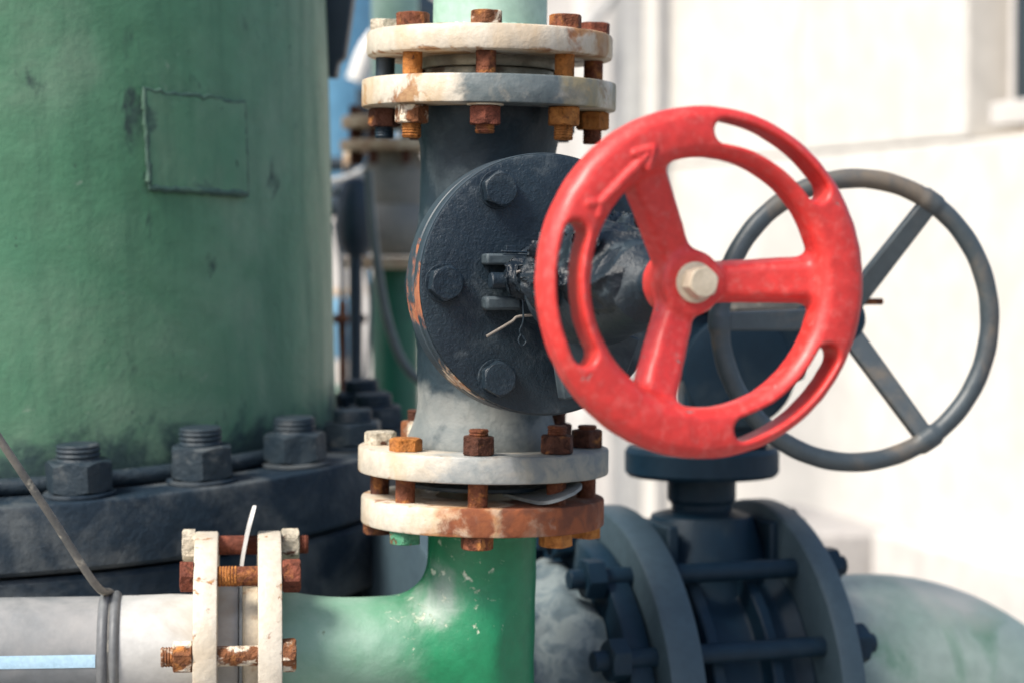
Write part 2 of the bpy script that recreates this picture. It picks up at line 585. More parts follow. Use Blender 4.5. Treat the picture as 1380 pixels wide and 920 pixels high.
m_flange_dk = mat('dirty blue-black flange', (.012, .024, .038), (.007, .017, .030), 10, .6, grain=(160, .9), lump=(30, .6), spec=.25, layers=[
    dict(col=(.12, .13, .13), scale=13, thr=.54, soft=.12, rough=.85, alpha=.6),
    dict(col=(.08, .17, .13), scale=24, thr=.75, soft=.015),
    dict(col=(.03, .03, .03), scale=80, thr=.70, soft=.03, h=.4)])
m_nut_dk = mat('dark painted nut', (.014, .026, .038), (.024, .036, .046), 40, .55, grain=(180, .9), lump=(60, .6), spec=.3, layers=[dict(col=(.12, .13, .13), scale=40, thr=.64, soft=.08, alpha=.6)])
m_bv = mat('blue-black valve paint', (.007, .024, .042), (.004, .018, .034), 10, .5, grain=(200, .3), spec=.25, layers=[dict(col=(.028, .045, .057), scale=14, thr=.62, soft=.12)])
m_bv_face = mat('grey-blue flange rim', (.046, .076, .094), (.036, .062, .080), 12, .55, grain=(160, .4))
m_bv_dust = mat('lime-crusted dark pipe', (.10, .135, .15), (.05, .08, .10), 16, .8, grain=(120, .9), lump=(45, 1), layers=[dict(col=(.17, .205, .21), scale=34, thr=.50, soft=.08, rough=.9)])
m_bvw = mat('grey-brown handwheel paint', (.055, .070, .078), (.040, .055, .066), 12, .45, grain=(200, .3), layers=[dict(col=(.15, .12, .09), scale=10, thr=.57, soft=.1)])
m_elb = mat('weathered pale green elbow', (.36, .43, .365), (.26, .35, .28), 6, .6, grain=(120, .4), layers=[
    dict(col=(.09, .22, .13), scale=9, thr=.60, soft=.1),
    dict(col=(.46, .46, .40), scale=9, thr=.50, soft=.12, rough=.8, region=('axis', 2, .02, .11), amp=.4),
    dict(col=(.14, .17, .17), scale=10, thr=.55, soft=.12, region=('axis', 0, .16, .06), amp=.4)])
m_wall = mat('cream render', (.60, .575, .53), (.585, .56, .515), 1.4, .8, grain=(60, .2), spec=.2, layers=[dict(col=(.52, .485, .44), scale=2.3, thr=.60, soft=.2, alpha=.3)])
m_wall_lo = mat('cream plinth render', (.57, .54, .505), (.55, .52, .485), 2, .8, grain=(60, .2), spec=.2, layers=[dict(col=(.62, .60, .58), scale=3, thr=.62, soft=.1, alpha=.5)])
m_recess = mat('beige recess render', (.56, .47, .41), (.50, .42, .37), 5, .8, spec=.2)
m_seam = mat('joint filler', (.58, .54, .49), None, 8, .8)
m_concrete = mat('oily concrete yard toned for bounce', (.30, .285, .265), (.23, .22, .21), 2.2, .85, grain=(70, .5), spec=.2, layers=[dict(col=(.05, .05, .05), scale=3, thr=.62, soft=.1)])  # ground tone set for how much light it bounces onto undersides
m_block = mat('grey concrete', (.38, .36, .345), (.34, .325, .315), 6, .85, grain=(70, .4), spec=.2)
m_steel = mat('grey painted steel', (.38, .38, .37), (.33, .33, .33), 5, .5, grain=None)
m_darkglass = mat('dark window glass', (.02, .03, .04), None, 5, .12, grain=None)
m_bluetank = mat('sky blue paint', (.12, .32, .50), (.17, .37, .54), 4, .5, grain=None)
m_bgpipe = mat('beige grey dusty paint', (.27, .25, .21), (.20, .195, .175), 14, .6, grain=None)
m_bggreen = mat('deep green paint', (.012, .12, .068), (.010, .09, .055), 8, .45, grain=None)
m_bgrust = mat('rust stained cream paint', (.55, .45, .30), (.34, .20, .11), 24, .7, grain=None)
m_bgdark = mat('blue-black steel', (.012, .028, .045), None, 10, .5, grain=None)
m_hose = mat('grey hose', (.16, .18, .17), None, 10, .5, grain=None)
m_white = mat('white painted pipe', (.78, .76, .72), None, 10, .5, grain=None)

# ------------------------------------------------------------------ the rig frame: origin on the riser axis level with the wheel
YR = 1.88
O = P(655, 384, YR)
RIG = Matrix.Translation(O) @ Matrix.Rotation(R(0.9), 4, 'Y')
RIGI = RIG.inverted()


def rp(px, py, Y):
    return RIGI @ P(px, py, Y)


def zf(py, r):
    return rp(655, py, YR - r).z


zA1, zA0 = zf(30, .1025), zf(66, .1025)
zB1, zB0 = zf(98, .106), zf(137.5, .106)
zC1, zC0 = zf(616, .105), zf(653, .105)
zD1, zD0 = zf(686, .102), zf(725, .102)

TH = R(18)
BE = R(1.35)
AX = Vector((math.sin(TH) * math.cos(BE), -math.cos(TH) * math.cos(BE), math.sin(BE)))


def s_at(px):
    lo, hi = 0, .8
    for _ in range(60):
        m = (lo + hi) / 2
        p = RIG @ (AX * m)
        x = 690 + FPX * p.x / p.y
        lo, hi = (m, hi) if x < px else (lo, m)
    return lo


sF = s_at(736)      # bonnet face
sW = s_at(947)      # wheel rim plane
WU = Vector((math.cos(TH), math.sin(TH), 0))


def fax(s):
    M = Matrix((WU, AX.cross(WU), AX)).transposed().to_4x4()
    M.translation = AX * s
    return M


# ------------------------------------------------------------------ GATE VALVE
valve = thing('gate_valve', 'dark cast valve with a red handwheel, bolted between two cream flange joints', 'valve', RIG, (0, 0, zC0))


def f_body(p):
    r = np.hypot(p[:, 0], p[:, 1])
    z = p[:, 2]
    prof = .0555 + .010 * np.exp(-((z - zB0) / .022) ** 2) + .009 * np.exp(-((z - zC1) / .020) ** 2) + .002 * np.exp(-(z / .07) ** 2)
    d = r - prof
    a = np.array(AX)
    s = p @ a
    q = p - s[:, None] * a
    rb = np.linalg.norm(q, axis=1)
    b = np.maximum(rb - .070, np.maximum(s - (sF - .030), -s))
    d = smin(d, b, .016)
    d = np.maximum(d, np.maximum(z - zB0 - .004, zC1 - .004 - z))
    return d + .0006 * noise3(p * 60)


v, F, nr = nets(f_body, (-.125, -.19, zC1 - .01), (.125, .085, zB0 + .01), .0032)
build('body', (v, F.tolist()), m_body, valve, normals=nr)
build('flange', disc(.106, zB0, zB1, .002, .045), m_flB, valve)
build('flange', disc(.105, zC0, zC1, .002, .045), m_flC, valve)
FX = fax(sF)
RB = .1005


def vloc(u, vv, w):
    return tuple((FX @ Vector((u, vv, w))) - Vector((0, 0, zC0)))


m_bonnet_edge = mat('dark paint worn to rust on the flange edge', (.035, .052, .065), (.018, .032, .046), 18, .5, grain=(260, .35), layers=[
    dict(col=(.26, .075, .035), col2=(.30, .12, .055), scale=26, thr=.47, soft=.04, rough=.85, h=-.6, region=('ball', vloc(-.1, .0, -.01), .075), amp=.5),
    dict(col=(.55, .46, .34), col2=(.34, .15, .07), scale=30, thr=.52, soft=.03, rough=.8, region=('ball', vloc(-.07, -.07, -.01), .06), amp=.4)])
gap = .0016
t1, t2 = .019, .021
pr = [(.05, -t1), (RB - .002, -t1), (RB - .0006, -t1 + .0006), (RB, -t1 + .002), (RB, -.0025), (RB - .0008, -.0008), (RB - .0028, 0), (.05, 0)]
bon = build('bonnet', xf(lathe(pr, 160), FX), m_navy, valve)
pr2 = [(.05, -t1 - gap - t2), (RB - .002, -t1 - gap - t2), (RB + .0005, -t1 - gap - t2 + .0025), (RB + .0005, -t1 - gap - .002), (RB - .0015, -t1 - gap), (.05, -t1 - gap)]
build('body_flange', xf(lathe(pr2, 160), FX), m_bonnet_edge, valve)
# worn rim of the bonnet plate, a thin band
BASE_keep = None
o = build('bonnet_rim', xf(lathe([(RB + .0003, -t1 + .002), (RB + .0009, -t1 + .003), (RB + .0009, -.004), (RB + .0003, -.003), (RB - .002, -.006), (RB - .002, -t1 + .005), (RB + .0003, -t1 + .002)], 160, caps=False), FX), m_bonnet_edge, bon)
for k, a in enumerate((180, 119, 241, 61, 0, 299)):
    c = (math.cos(R(a)) * .0825, math.sin(R(a)) * .0825, 0)
    M = FX @ Matrix.Translation(c) @ Matrix.Rotation(R(random.uniform(0, 60)), 4, 'Z')
    hb = join(xf(disc(.0150, 0, .0018, .0005, seg=48), Matrix.Identity(4)), xf(hexa(.0122, .0105), Matrix.Translation((0, 0, .0018))))
    build('bonnet_bolt', xf(hb, M), m_navy, valve, sharp=22)

# stuffing box and yoke reaching forward to the wheel, with tarred wrapping
LN = sW - .048 - sF
nk = [(.034, -.002), (.030, .003), (.0275, .012), (.0275, .046), (.034, .050), (.037, .068), (.043, .074), (.0445, .080), (.0445, .122), (.040, .130), (.038, .150), (.036, .172), (.031, .192), (.027, .214), (.016, .222), (.0125, .226), (.0125, LN)]
build('stuffing_box', xf(lathe(nk, 96), FX), m_navy, valve)
nkr = np.array(nk)
FXI = np.array(FX.inverted())


def f_wrap(p):
    q = p @ FXI[:3, :3].T + FXI[:3, 3]
    r = np.hypot(q[:, 0], q[:, 1])
    s = q[:, 2]
    base = np.interp(s, nkr[:, 1], nkr[:, 0]) * .965
    an = np.arctan2(q[:, 1], q[:, 0])
    w = p * np.array((44, 44, 34)) + 1.7 * np.stack([noise3(p * 26, 1), noise3(p * 26, 2), noise3(p * 26, 3)], 1)
    rdg = 1 - np.abs(noise3(w, 5))
    rdg2 = 1 - np.abs(noise3(p * 60 + .5 * w, 9))
    vw = np.clip((q[:, 1] + .024) / .022, 0, 1)
    amp = np.exp(-((s - .150) / .064) ** 8) * (.10 + .90 * vw)
    thick = amp * (.001 + .0130 * np.clip(rdg, 0, 1) ** 3 + .0022 * rdg2 ** 3) - .0022 * (amp < .12) - .001
    d = r - base - thick
    return np.maximum(d * .7, np.maximum(.070 - s, s - .219))


ctr = FX @ Vector((0, 0, .145))
v, F, nr = nets(f_wrap, tuple(ctr - Vector((.095, .115, .075))), tuple(ctr + Vector((.095, .115, .075))), .0016, it=3)
build('tar_wrapping', (v, F.tolist()), m_tar, valve, normals=nr)

# hinge lugs of the gland clamp on the bonnet face, left of the stuffing box
def lug(u0, u1, vv, h, w):
    mb = box(u1 - u0, h, w, ((u0 + u1) / 2, vv, w / 2))
    return xf(mb, FX)


build('lug', lug(-.053, -.014, .0185, .0085, .016), m_lug, valve, bevel=.0018)
build('lug', lug(-.053, -.024, -.0150, .0105, .015), m_lug, valve, bevel=.0025)
build('cotter_pin', join(xf(box(.0075, .006, .0075, (-.033, .026, .010)), FX), xf(tube([(-.042, .0245, .0165), (-.016, .0238, .0165)], .0009, 8), FX)), m_navy, valve, bevel=.0006)
build('clamp_stud', xf(xf(rod(.0065, 0, .05, None, 24), Matrix.Rotation(R(90), 4, 'Y')), FX @ Matrix.Translation((-.050, .002, .015))), m_navy, valve)


def f_lump(p):
    q = p @ FXI[:3, :3].T + FXI[:3, 3] - np.array((-.022, .004, .020))
    q = q * np.array((.80, 1.0, 1.0))
    w = p * 60 + 1.2 * np.stack([noise3(p * 70, 11), noise3(p * 70, 12), noise3(p * 70, 13)], 1)
    rdg = 1 - np.abs(noise3(w, 15))
    return (np.linalg.norm(q, axis=1) - .0135 - .0045 * rdg ** 3 - .0015 * noise3(p * 160, 4)) * .75


c0 = FX @ Vector((-.022, .004, .020))
v, F, nr = nets(f_lump, tuple(c0 - Vector((.027,) * 3)), tuple(c0 + Vector((.027,) * 3)), .0012, it=3)
build('wrapped_gland_nut', (v, F.tolist()), m_tar, valve, normals=nr)

# yoke leg below the stem
yk = xf(prism([(.004, -.088), (.040, -.080), (.030, -.03), (-.006, -.03)], .018, .034), FX)
build('yoke_web', yk, m_lug, valve, bevel=.002)
build('gland_strap', xf(prism([(-.006, -.060), (.026, -.075), (.040, -.04), (.01, -.03)], .09, .10), FX), m_lug, valve, bevel=.002)

# ---- red handwheel, one casting meshed from a distance field, split into rim, hub and spokes
WR = .1125
WF = fax(sW) @ Matrix.Rotation(R(2.2), 4, 'Y')
WFI = np.array(WF.inverted())
WF3 = np.array(WF.to_3x3())
SPK = [R(2), R(119), R(248)]
SLT = [R(61.5), R(185), R(308)]


def seg_d(q, a, b):
    a = np.array(a); b = np.array(b)
    ab = b - a
    t = np.clip(((q - a) @ ab) / (ab @ ab), 0, 1)
    return np.linalg.norm(q - a - t[:, None] * ab, axis=1)


def f_wheel(q):
    u, vv, w = q[:, 0], q[:, 1], q[:, 2]
    r = np.hypot(u, vv)
    an = np.arctan2(vv, u)
    rc, hx, hz, rd = .0962, .0163, .0130, .0085
    wc = w + .0012 - .0025 * np.cos((r - rc) / hx * 1.4)
    a, b = np.abs(r - rc) - (hx - rd), np.abs(wc) - (hz - rd)
    d = np.hypot(np.maximum(a, 0), np.maximum(b, 0)) + np.minimum(np.maximum(a, b), 0) - rd
    for c in SLT:
        da = (an - c + PI) % (2 * PI) - PI
        ss = da * .0968
        sl = np.hypot(np.maximum(np.abs(ss) - .0385, 0), r - .0968) - .0078
        d = smax(d, -sl, .004)
    hub = np.maximum(r - .0212, np.maximum(w + .020, -.050 - w))
    hub = smax(smax(r - .0212, w + .0125, .004), -.050 - w, .003)
    for c in SPK:
        t = u * math.cos(c) + vv * math.sin(c)
        n = -u * math.sin(c) + vv * math.cos(c)
        k = np.clip((t - .018) / .066, 0, 1)
        wcen = -.0245 + .0205 * k
        wn = .0120 + .0022 * k - .30 * (w - wcen)
        sp = smax(np.abs(n) - wn, np.abs(w - wcen) - .0085, .005)
        sp = smax(sp, np.maximum(t - .090, .008 - t), .003)
        hub = smin(hub, sp, .006)
    d = smin(d, hub, .007)
    # cast direction arrow on the rim face
    zt = .0145
    A, B = np.array((-.0765, .0490, zt - .0016)), np.array((-.0420, .0830, zt - .0008))
    e = (B - A); e[2] = 0; e /= np.linalg.norm(e); m = np.array((-e[1], e[0], 0))
    ar = seg_d(q, A, B - e * .006) - .0031
    for sg in (1, -1):
        ar = np.minimum(ar, seg_d(q, B, B - e * .0105 + m * sg * .0062) - .0027)
        ar = np.minimum(ar, seg_d(q, B - e * .010, B - e * .0105 + m * sg * .0055) - .0025)
        ar = np.minimum(ar, seg_d(q, A, A - e * .0065 + m * sg * .0050) - .0024)
    d = smin(d, ar, .0022)
    return d + .00025 * noise3(q * 130)


v, F, nr = nets(f_wheel, (-.118, -.118, -.054), (.118, .118, .021), .0013)
fc = v[F].mean(1)
fr = np.hypot(fc[:, 0], fc[:, 1])
v2 = v @ WF3.T + np.array(WF.translation)
n2 = nr @ WF3.T
fa = np.arctan2(fc[:, 1], fc[:, 0])
is_hub = fr < .0235
is_rim = fr > .0805
mb, nn = subset(v2, F, n2, is_rim)
wheel = build('handwheel', mb, m_red, valve, normals=nn)
mb, nn = subset(v2, F, n2, is_hub)
build('hub', mb, m_red, wheel, normals=nn)
near = np.stack([np.abs((fa - c + PI) % (2 * PI) - PI) for c in SPK], 1).argmin(1)
for k in range(3):
    mb, nn = subset(v2, F, n2, (~is_hub) & (~is_rim) & (near == k))
    build('spoke', mb, m_red, wheel, normals=nn)
build('washer', xf(disc(.0134, -.0126, -.0100, .0006, seg=64), WF), m_nutbolt, wheel)
build('hub_bolt', xf(hexa(.0094, .0130, rot=.3), WF @ Matrix.Translation((0, 0, -.0100))), m_nutbolt, wheel, sharp=22)

# wire tags hanging on the bonnet
wt = thing('twisted_wire', 'short loose wire end sticking out below the lower lug on the dark bonnet face', 'wire', RIG, tuple(FX @ Vector((-.03, -.02, .02))))
build('wire_strand', xf(tube(spline([(-.012, -.0235, .016), (-.028, -.0250, .017), (-.034, -.029, .018), (-.054, -.040, .020)], 8), .0011, 8), FX), m_wire, wt)
build('wire_strand', xf(tube(spline([(-.026, -.012, .022), (-.025, -.028, .020), (-.027, -.036, .018), (-.0235, -.041, .018), (-.022, -.044, .018), (-.025, -.047, .018), (-.028, -.043, .018), (-.026, -.038, .018)], 6), .0008, 8), FX), m_navy, wt)
wt2 = thing('tie_wire', 'thin pale wire running from the upper lug towards the red wheel rim', 'wire', RIG, tuple(FX @ Vector((-.03, .02, .02))))
build('wire_strand', xf(tube(spline([(-.036, .0085, .036), (-.022, .0130, .036), (-.006, .021, .034), (.01, .034, .02), (.012, .045, .008)], 8), .0009, 8), FX), m_wire, wt2)

# ------------------------------------------------------------------ RISER PIPE ABOVE
up = thing('riser_pipe', 'pale sage green pipe rising out of the topmost cream flange', 'pipe', RIG, (0, 0, zA0))
build('tube', lathe([(.0475, zA1 - .002), (.0475, zA1 + .5)], 96), m_grn_top, up)
fa_ = build('flange', disc(.1025, zA0, zA1, .0035, .04), m_flA, up)
build('gasket', disc(.0535, zB1 + .0005, zA0 - .0095, .001, seg=96), m_ring, up)
build('raised_face', disc(.056, zA0 - .009, zA0 + .001, .001, seg=96), m_ring, fa_)
build('weld_seam', lathe([(.047, zA1 - .001), (.053, zA1), (.0525, zA1 + .002), (.0478, zA1 + .0055), (.047, zA1 + .006)], 96, caps=False, wob=lambda a, z: .0005 * math.sin(a * 37) + .0004 * math.sin(a * 61)), m_grn_top, up)

# ------------------------------------------------------------------ TEE PIPE BELOW
T = rp(650, 870, YR)
T = Vector((0, 0, T.z))
J = rp(317, 875, 1.856)
D = (J - T).normalized()
E1 = D.cross(Vector((0, 0, 1))); E1 = E1 if E1.y < 0 else -E1
E1.normalize()
E2 = E1.cross(D); E2 = E2 if E2.z > 0 else -E2
E2.normalize()
ROT = Matrix((E1, D.cross(E1), D)).transposed().to_4x4()


def t_at(px, front=.0):
    lo, hi = 0, .6
    for _ in range(60):
        m = (lo + hi) / 2
        p = RIG @ (T + D * m + E1 * front)
        x = 690 + FPX * p.x / p.y
        lo, hi = (m, hi) if x > px else (lo, m)
    return lo


def jf(t):
    M = ROT.copy()
    M.translation = T + D * t
    return M


tR0, tR1 = t_at(377, .03), t_at(345, .03)      # right plate of the left joint
tL0, tL1 = t_at(291, .03), t_at(259, .03)
tee = thing('tee_pipe', 'bright green pipe tee below the lower flange joint, its faded arm leading left', 'pipe', RIG, (0, 0, zD0))
Dn = np.array(D); Tn = np.array(T)


def f_tee(p):
    dv = np.hypot(p[:, 0], p[:, 1]) - (.0455 + .004 * np.exp(-((p[:, 2] - zD0) / .006) ** 2))
    q = p - Tn
    t = q @ Dn
    rr = np.linalg.norm(q - t[:, None] * Dn, axis=1)
    rad = .0450 + .0035 * np.exp(-((t - tR0) / .022) ** 2) - .0025 * np.exp(-((t - .105) / .04) ** 2)
    dh = smax(rr - rad, -t, .01)
    d = smin(dv, dh, .034)
    d = np.maximum(d, np.maximum(p[:, 2] - zD0 - .002, np.maximum(t - tR0 - .002, T.z - .24 - p[:, 2])))
    return d + .0005 * noise3(p * 45)


v, F, nr = nets(f_tee, (-.21, -.125, T.z - .25), (.055, .075, zD0 + .01), .0034)
build('pipe_body', (v, F.tolist()), m_tee, tee, normals=nr)
flD = build('flange', disc(.102, zD0, zD1, .002, .04), m_flD, tee)
build('weld_seam', lathe([(.0455, zD0 + .001), (.0535, zD0), (.0525, zD0 - .003), (.0470, zD0 - .008), (.0455, zD0 - .009)][::-1], 96, caps=False, wob=lambda a, z: .0006 * math.sin(a * 31) + .0005 * math.sin(a * 53 + 1)), m_tee, tee)
flR = build('flange', xf(disc(.0985, tR0, tR1, .0015, .04), jf(0)), m_flE, tee)
build('raised_face', xf(disc(.0535, tR1 - .001, tR1 + .0125, .001, seg=96), jf(0)), m_cream_plain, flR)

# blanking plates
spd = thing('blanking_plate', 'thin steel blank with a rounded tab in the gap of the lower flange joint', 'blanking plate', RIG, (0, 0, zD1))
zm = (zD1 + zC0) / 2
build('plate_disc', disc(.062, zm - .0018, zm + .0018, .0008, seg=96), m_bgdark, spd)


def tab_strip(M, r0, r1, halfw, lift, th=.0028, tip=None):
    """bent tab: runs out from r0 to r1 along local x, curving up by lift(k)"""
    n, mm = 22, 9
    V, F = [], []
    for side in (0, 1):
        for i in range(n + 1):
            k = i / n
            x = r0 + (r1 - r0) * k
            rnd = (r1 - x)
            hw = halfw if rnd > halfw else math.sqrt(max(halfw ** 2 - (halfw - rnd) ** 2, 1e-9))
            for j in range(mm):
                y = hw * (2 * j / (mm - 1) - 1)
                V.append((x, y, lift(k, y) + (th / 2 if side else -th / 2)))
    s = (n + 1) * mm
    for i in range(n):
        for j in range(mm - 1):
            a = i * mm + j
            F.append([a, a + 1, a + mm + 1, a + mm][::-1])
            F.append([s + a, s + a + 1, s + a + mm + 1, s + a + mm])
    for i in range(n):
        for j in (0, mm - 1):
            a = i * mm + j
            F.append([a, a + mm, s + a + mm, s + a] if j == 0 else [a + mm, a, s + a, s + a + mm])
    for j in range(mm - 1):
        a = n * mm + j
        F.append([a, a + 1, s + a + 1, s + a][::-1])
        F.append([j, j + 1, s + j + 1, s + j])
    return xf((np.array(V), F), M)


Mt = Matrix.Translation((0, 0, zm - .004)) @ Matrix.Rotation(R(-47), 4, 'Z')
build('tab', tab_strip(Mt, .045, .110, .019, lambda k, y: .006 * k + .36 * y * min(1, k * 1.6)), m_plate, spd)
sp2 = thing('blanking_plate', 'slim steel blank with an upright pointed tab standing out of the left flange joint', 'blanking plate', RIG, tuple(T + D * ((tR1 + tL0) / 2)))
tS = t_at(322, .03)
build('plate_disc', xf(disc(.0600, tS - .0014, tS + .0014, .0006, seg=96), jf(0)), m_plate, sp2)
Mb = Matrix((E2, E1, D)).transposed().to_4x4()
if Mb.to_3x3().determinant() < 0:
    Mb = Matrix((E2, -E1, D)).transposed().to_4x4()
Mb.translation = T + D * tS
build('tab', tab_strip(Mb, .050, .1205, .014, lambda k, y: -.0125 * max(0, k - .18) ** 1.5 / .82), m_white, sp2)

# ------------------------------------------------------------------ GREY PIPE TO THE LEFT
gp = thing('grey_pipe', 'grey pipe with a pale blue stripe and weld beads, ending in the left flange joint', 'pipe', RIG, tuple(T + D * tL1))
tB0, tB1 = t_at(158, .03), t_at(128, .03)
build('stub', xf(lathe([(.0462, tL1 - .002), (.0470, tL1 + .02), (.0462, tL1 + .05), (.0462, tB0 + .002)], 96), jf(0)), m_stub, gp)
flL = build('flange', xf(disc(.0985, tL0, tL1, .0015, .04), jf(0)), m_flE, gp)
build('raised_face', xf(disc(.0545, tS - .0032, tL0 + .001, .001, seg=96)if False else disc(.0545, tL0 - (tL0 - tS) + .0018, tL0 + .001, .001, seg=96), jf(0)), m_stub, flL)
bw = (tB1 - tB0)
build('weld_bead', xf(lathe([(.045, tB0 - .001)] + [(.0462 + .0042 * abs(math.sin(PI * 2 * k / 20)) ** .6 - (.0 if k not in (10,) else .0), tB0 + bw * k / 20) for k in range(21)] + [(.045, tB1 + .001)], 96), jf(0)), m_bead, gp)
tEnd = tB1 + .35
build('plastic_pipe', xf(lathe([(.0458, tB1 - .001), (.0458, tEnd)], 96), jf(0)), m_pe, gp)
# stripe: a thin curved strip printed proud of the wall at the front
V, Fq = [], []
angs = [R(-7.5 + 13 * k / 8) for k in range(9)]
for t_ in (tB1 + .001, tEnd - .001):
    for a in angs:
        for rr in (.0456, .0462):
            p = T + D * t_ + (E1 * math.cos(a) - E2 * math.sin(a)) * rr
            V.append(tuple(p))
n = 18
for k in range(8):
    a = 2 * k
    Fq.append([a + 1, a + 3, n + a + 3, n + a + 1])
    Fq.append([a, a + 2, n + a + 2, n + a][::-1])
Fq += [[0, 1, n + 1, n], [16, 17, n + 17, n + 16][::-1]]
build('stripe', (np.array(V), Fq), m_blue, gp)

rd = thing('steel_rod', 'thin weathered rod slanting across the tank base, its end looped on the grey pipe', 'rod', Matrix.Identity(4), tuple(P(138, 797, 1.83)))
wl = []
tw = (tB0 + tB1) / 2
for k in range(41):
    a = 2 * PI * k / 40
    wl.append(RIG @ (T + D * tw + (E1 * math.cos(a) + E2 * math.sin(a)) * .0468))
e = RIG @ (T + D * tw + E2 * .049)
build('bar', tube(spline([P(-60, 500, 1.74), P(0, 592, 1.76), P(70, 697, 1.79), P(128, 786, 1.815), e], 10), .0033, 14), m_rod, rd)
build('wire_loop', tube(wl[:-1], .0012, 8, closed=True), m_rod, rd)

# ------------------------------------------------------------------ FLANGE BOLTS
def bolt(M, L, top, bot, label, group, mh, mn, ms, thr_top=.0, thr_bot=.0, washer=None, rots=(None, None), hh=(.0105, .015)):
    """bolt along local z from the bottom outer face (0) to the top outer face (L); top/bot are 'head' or 'nut' """
    t = thing('flange_bolt', label, 'bolt', RIG @ M, (0, 0, 0), group)
    af = .0121
    w = .0016 if washer else 0
    r0 = random.uniform(0, 1.05) if rots[0] is None else rots[0]
    r1 = random.uniform(0, 1.05) if rots[1] is None else rots[1]
    ht = hh[0] if top == 'head' else hh[1]
    hb = hh[0] if bot == 'head' else hh[1]
    build('head' if top == 'head' else 'nut', xf(hexa(af, ht, True, top == 'nut', rot=r0), Matrix.Translation((0, 0, L + .0003))), mh, t, sharp=22)
    lo = hexa(af, hb, True, bot == 'nut', rot=r1)
    build('head' if bot == 'head' else 'nut', xf(lo, Matrix.Translation((0, 0, -w - .0003)) @ Matrix.Rotation(PI, 4, 'X')), mn, t, sharp=22)
    if washer:
        build('washer', disc(.0148, -w, -.0001, .0004, seg=48), washer, t)
    z0 = -w - hb - thr_bot if thr_bot else -w - hb + .003
    z1 = L + ht + thr_top if thr_top else L + ht - .003
    sh = rod(.0080, z0, z1, ((z0 + .001, z0 + .03) if thr_bot else ((z1 - .03, z1 - .001) if thr_top else None)), 32)
    build('shank', sh, ms, t)
    return t


RBT = .0868
LU = zA1 - zB0


def vb(deg, z, r=RBT):
    a = R(deg)
    return Matrix.Translation((r * math.sin(a), -r * math.cos(a), z))


UPG, LOG, LEG = 'bolts of the upper flange joint', 'bolts of the lower flange joint', 'bolts of the left flange joint'
bolt(vb(-1.2, zB0), LU, 'head', 'nut', 'red-brown bolt at the front centre of the upper flange joint, pale washer under its nut', UPG, m_wht_rust, m_rust_red, m_rust, thr_bot=.007, washer=m_cream_plain, rots=(.45, .5))
bolt(vb(-45, zB0), LU, 'head', 'nut', 'rusty bolt of the upper flange joint with white paint on its lower nut', UPG, m_rust, m_wht_rust, m_rust_or, thr_bot=.012, rots=(.2, .1))
bolt(vb(45, zB0), LU, 'head', 'nut', 'orange rusted bolt of the upper flange joint with a long threaded end', UPG, m_rust, m_rust_or, m_rust_or, thr_bot=.012, rots=(.3, .45))
bolt(vb(-90, zB0), LU, 'head', 'nut', 'dark bolt at the far left rim of the upper flange joint, cream head', UPG, m_wht_bolt, m_rust_dk, m_bgdark, thr_bot=.010)
bolt(vb(90, zB0), LU, 'head', 'nut', 'brown bolt at the far right rim of the upper flange joint, above the red wheel', UPG, m_rust_red, m_rust_or, m_rust, thr_bot=.012)
bolt(vb(-135, zB0), LU, 'head', 'nut', 'dark rusty bolt behind the neck on the left of the upper flange joint', UPG, m_rust, m_rust_dk, m_rust_dk, thr_bot=.008)
bolt(vb(135, zB0), LU, 'head', 'nut', 'dark blue-black bolt behind the neck on the right of the upper flange joint', UPG, m_rust_dk, m_bgdark, m_bgdark, thr_bot=.008)

LL = zC1 - zD0
bolt(vb(-2, zD0), LL, 'nut', 'head', 'dark rusted bolt at the front centre of the lower flange joint, below the valve neck', LOG, m_rust_dk, m_rust, m_rust, thr_top=.006, rots=(.5, .3))
bolt(vb(-46, zD0), LL, 'head', 'head', 'low rusty bolt of the lower flange joint with a green painted head underneath', LOG, m_rust_or, m_grn_rust, m_rust, rots=(.1, .5))
bolt(vb(44, zD0), LL, 'nut', 'head', 'brown rusted bolt of the lower flange joint beside the rounded steel tab', LOG, m_rust_dk, m_rust_or, m_rust, thr_top=.008, rots=(.3, .2), washer=None)
bolt(vb(-91, zD0), LL, 'head', 'head', 'cream painted bolt head at the far left rim of the lower flange joint', LOG, m_wht_bolt, m_rust_dk, m_rust_dk)
bolt(vb(89, zD0), LL, 'nut', 'head', 'square-looking rusty bolt at the far right rim of the lower flange joint', LOG, m_rust_dk, m_rust_or, m_rust, thr_top=.004)
bolt(vb(-137, zD0), LL, 'nut', 'head', 'tan rusty bolt behind the valve neck on the left of the lower flange joint', LOG, m_wht_rust, m_rust_dk, m_rust_dk, thr_top=.010)
bolt(vb(134, zD0), LL, 'nut', 'head', 'dark rusty bolt behind the valve neck on the right of the lower flange joint', LOG, m_rust_dk, m_rust_dk, m_rust_dk, thr_top=.010)

LJ = tL1 - tR0


def hbm(deg, r=.0868):
    """bolt of the left joint, degrees from straight up towards the camera"""
    a = R(deg)
    M = ROT.copy()
    M.translation = T + D * tR0 + (E2 * math.cos(a) + E1 * math.sin(a)) * r
    return M


bolt(hbm(-8), LJ, 'head', 'nut', 'topmost bolt of the left flange joint, cream head and cream nut with a threaded end', LEG, m_wht_bolt, m_wht_bolt, m_rust_red, thr_bot=.008, rots=(.5, .5))
b2 = bolt(hbm(37), LJ, 'head', 'nut', 'red-brown bolt of the left flange joint crossing in front of the upright tab', LEG, m_rust_red, m_rust_red, m_rust, rots=(.15, .2))
bolt(hbm(83), LJ, 'nut', 'head', 'lowest bolt of the left flange joint, flaking cream nut with orange thread', LEG, m_wht_rust, m_wht_rust, m_wht_rust, thr_top=.010, rots=(.25, .1))
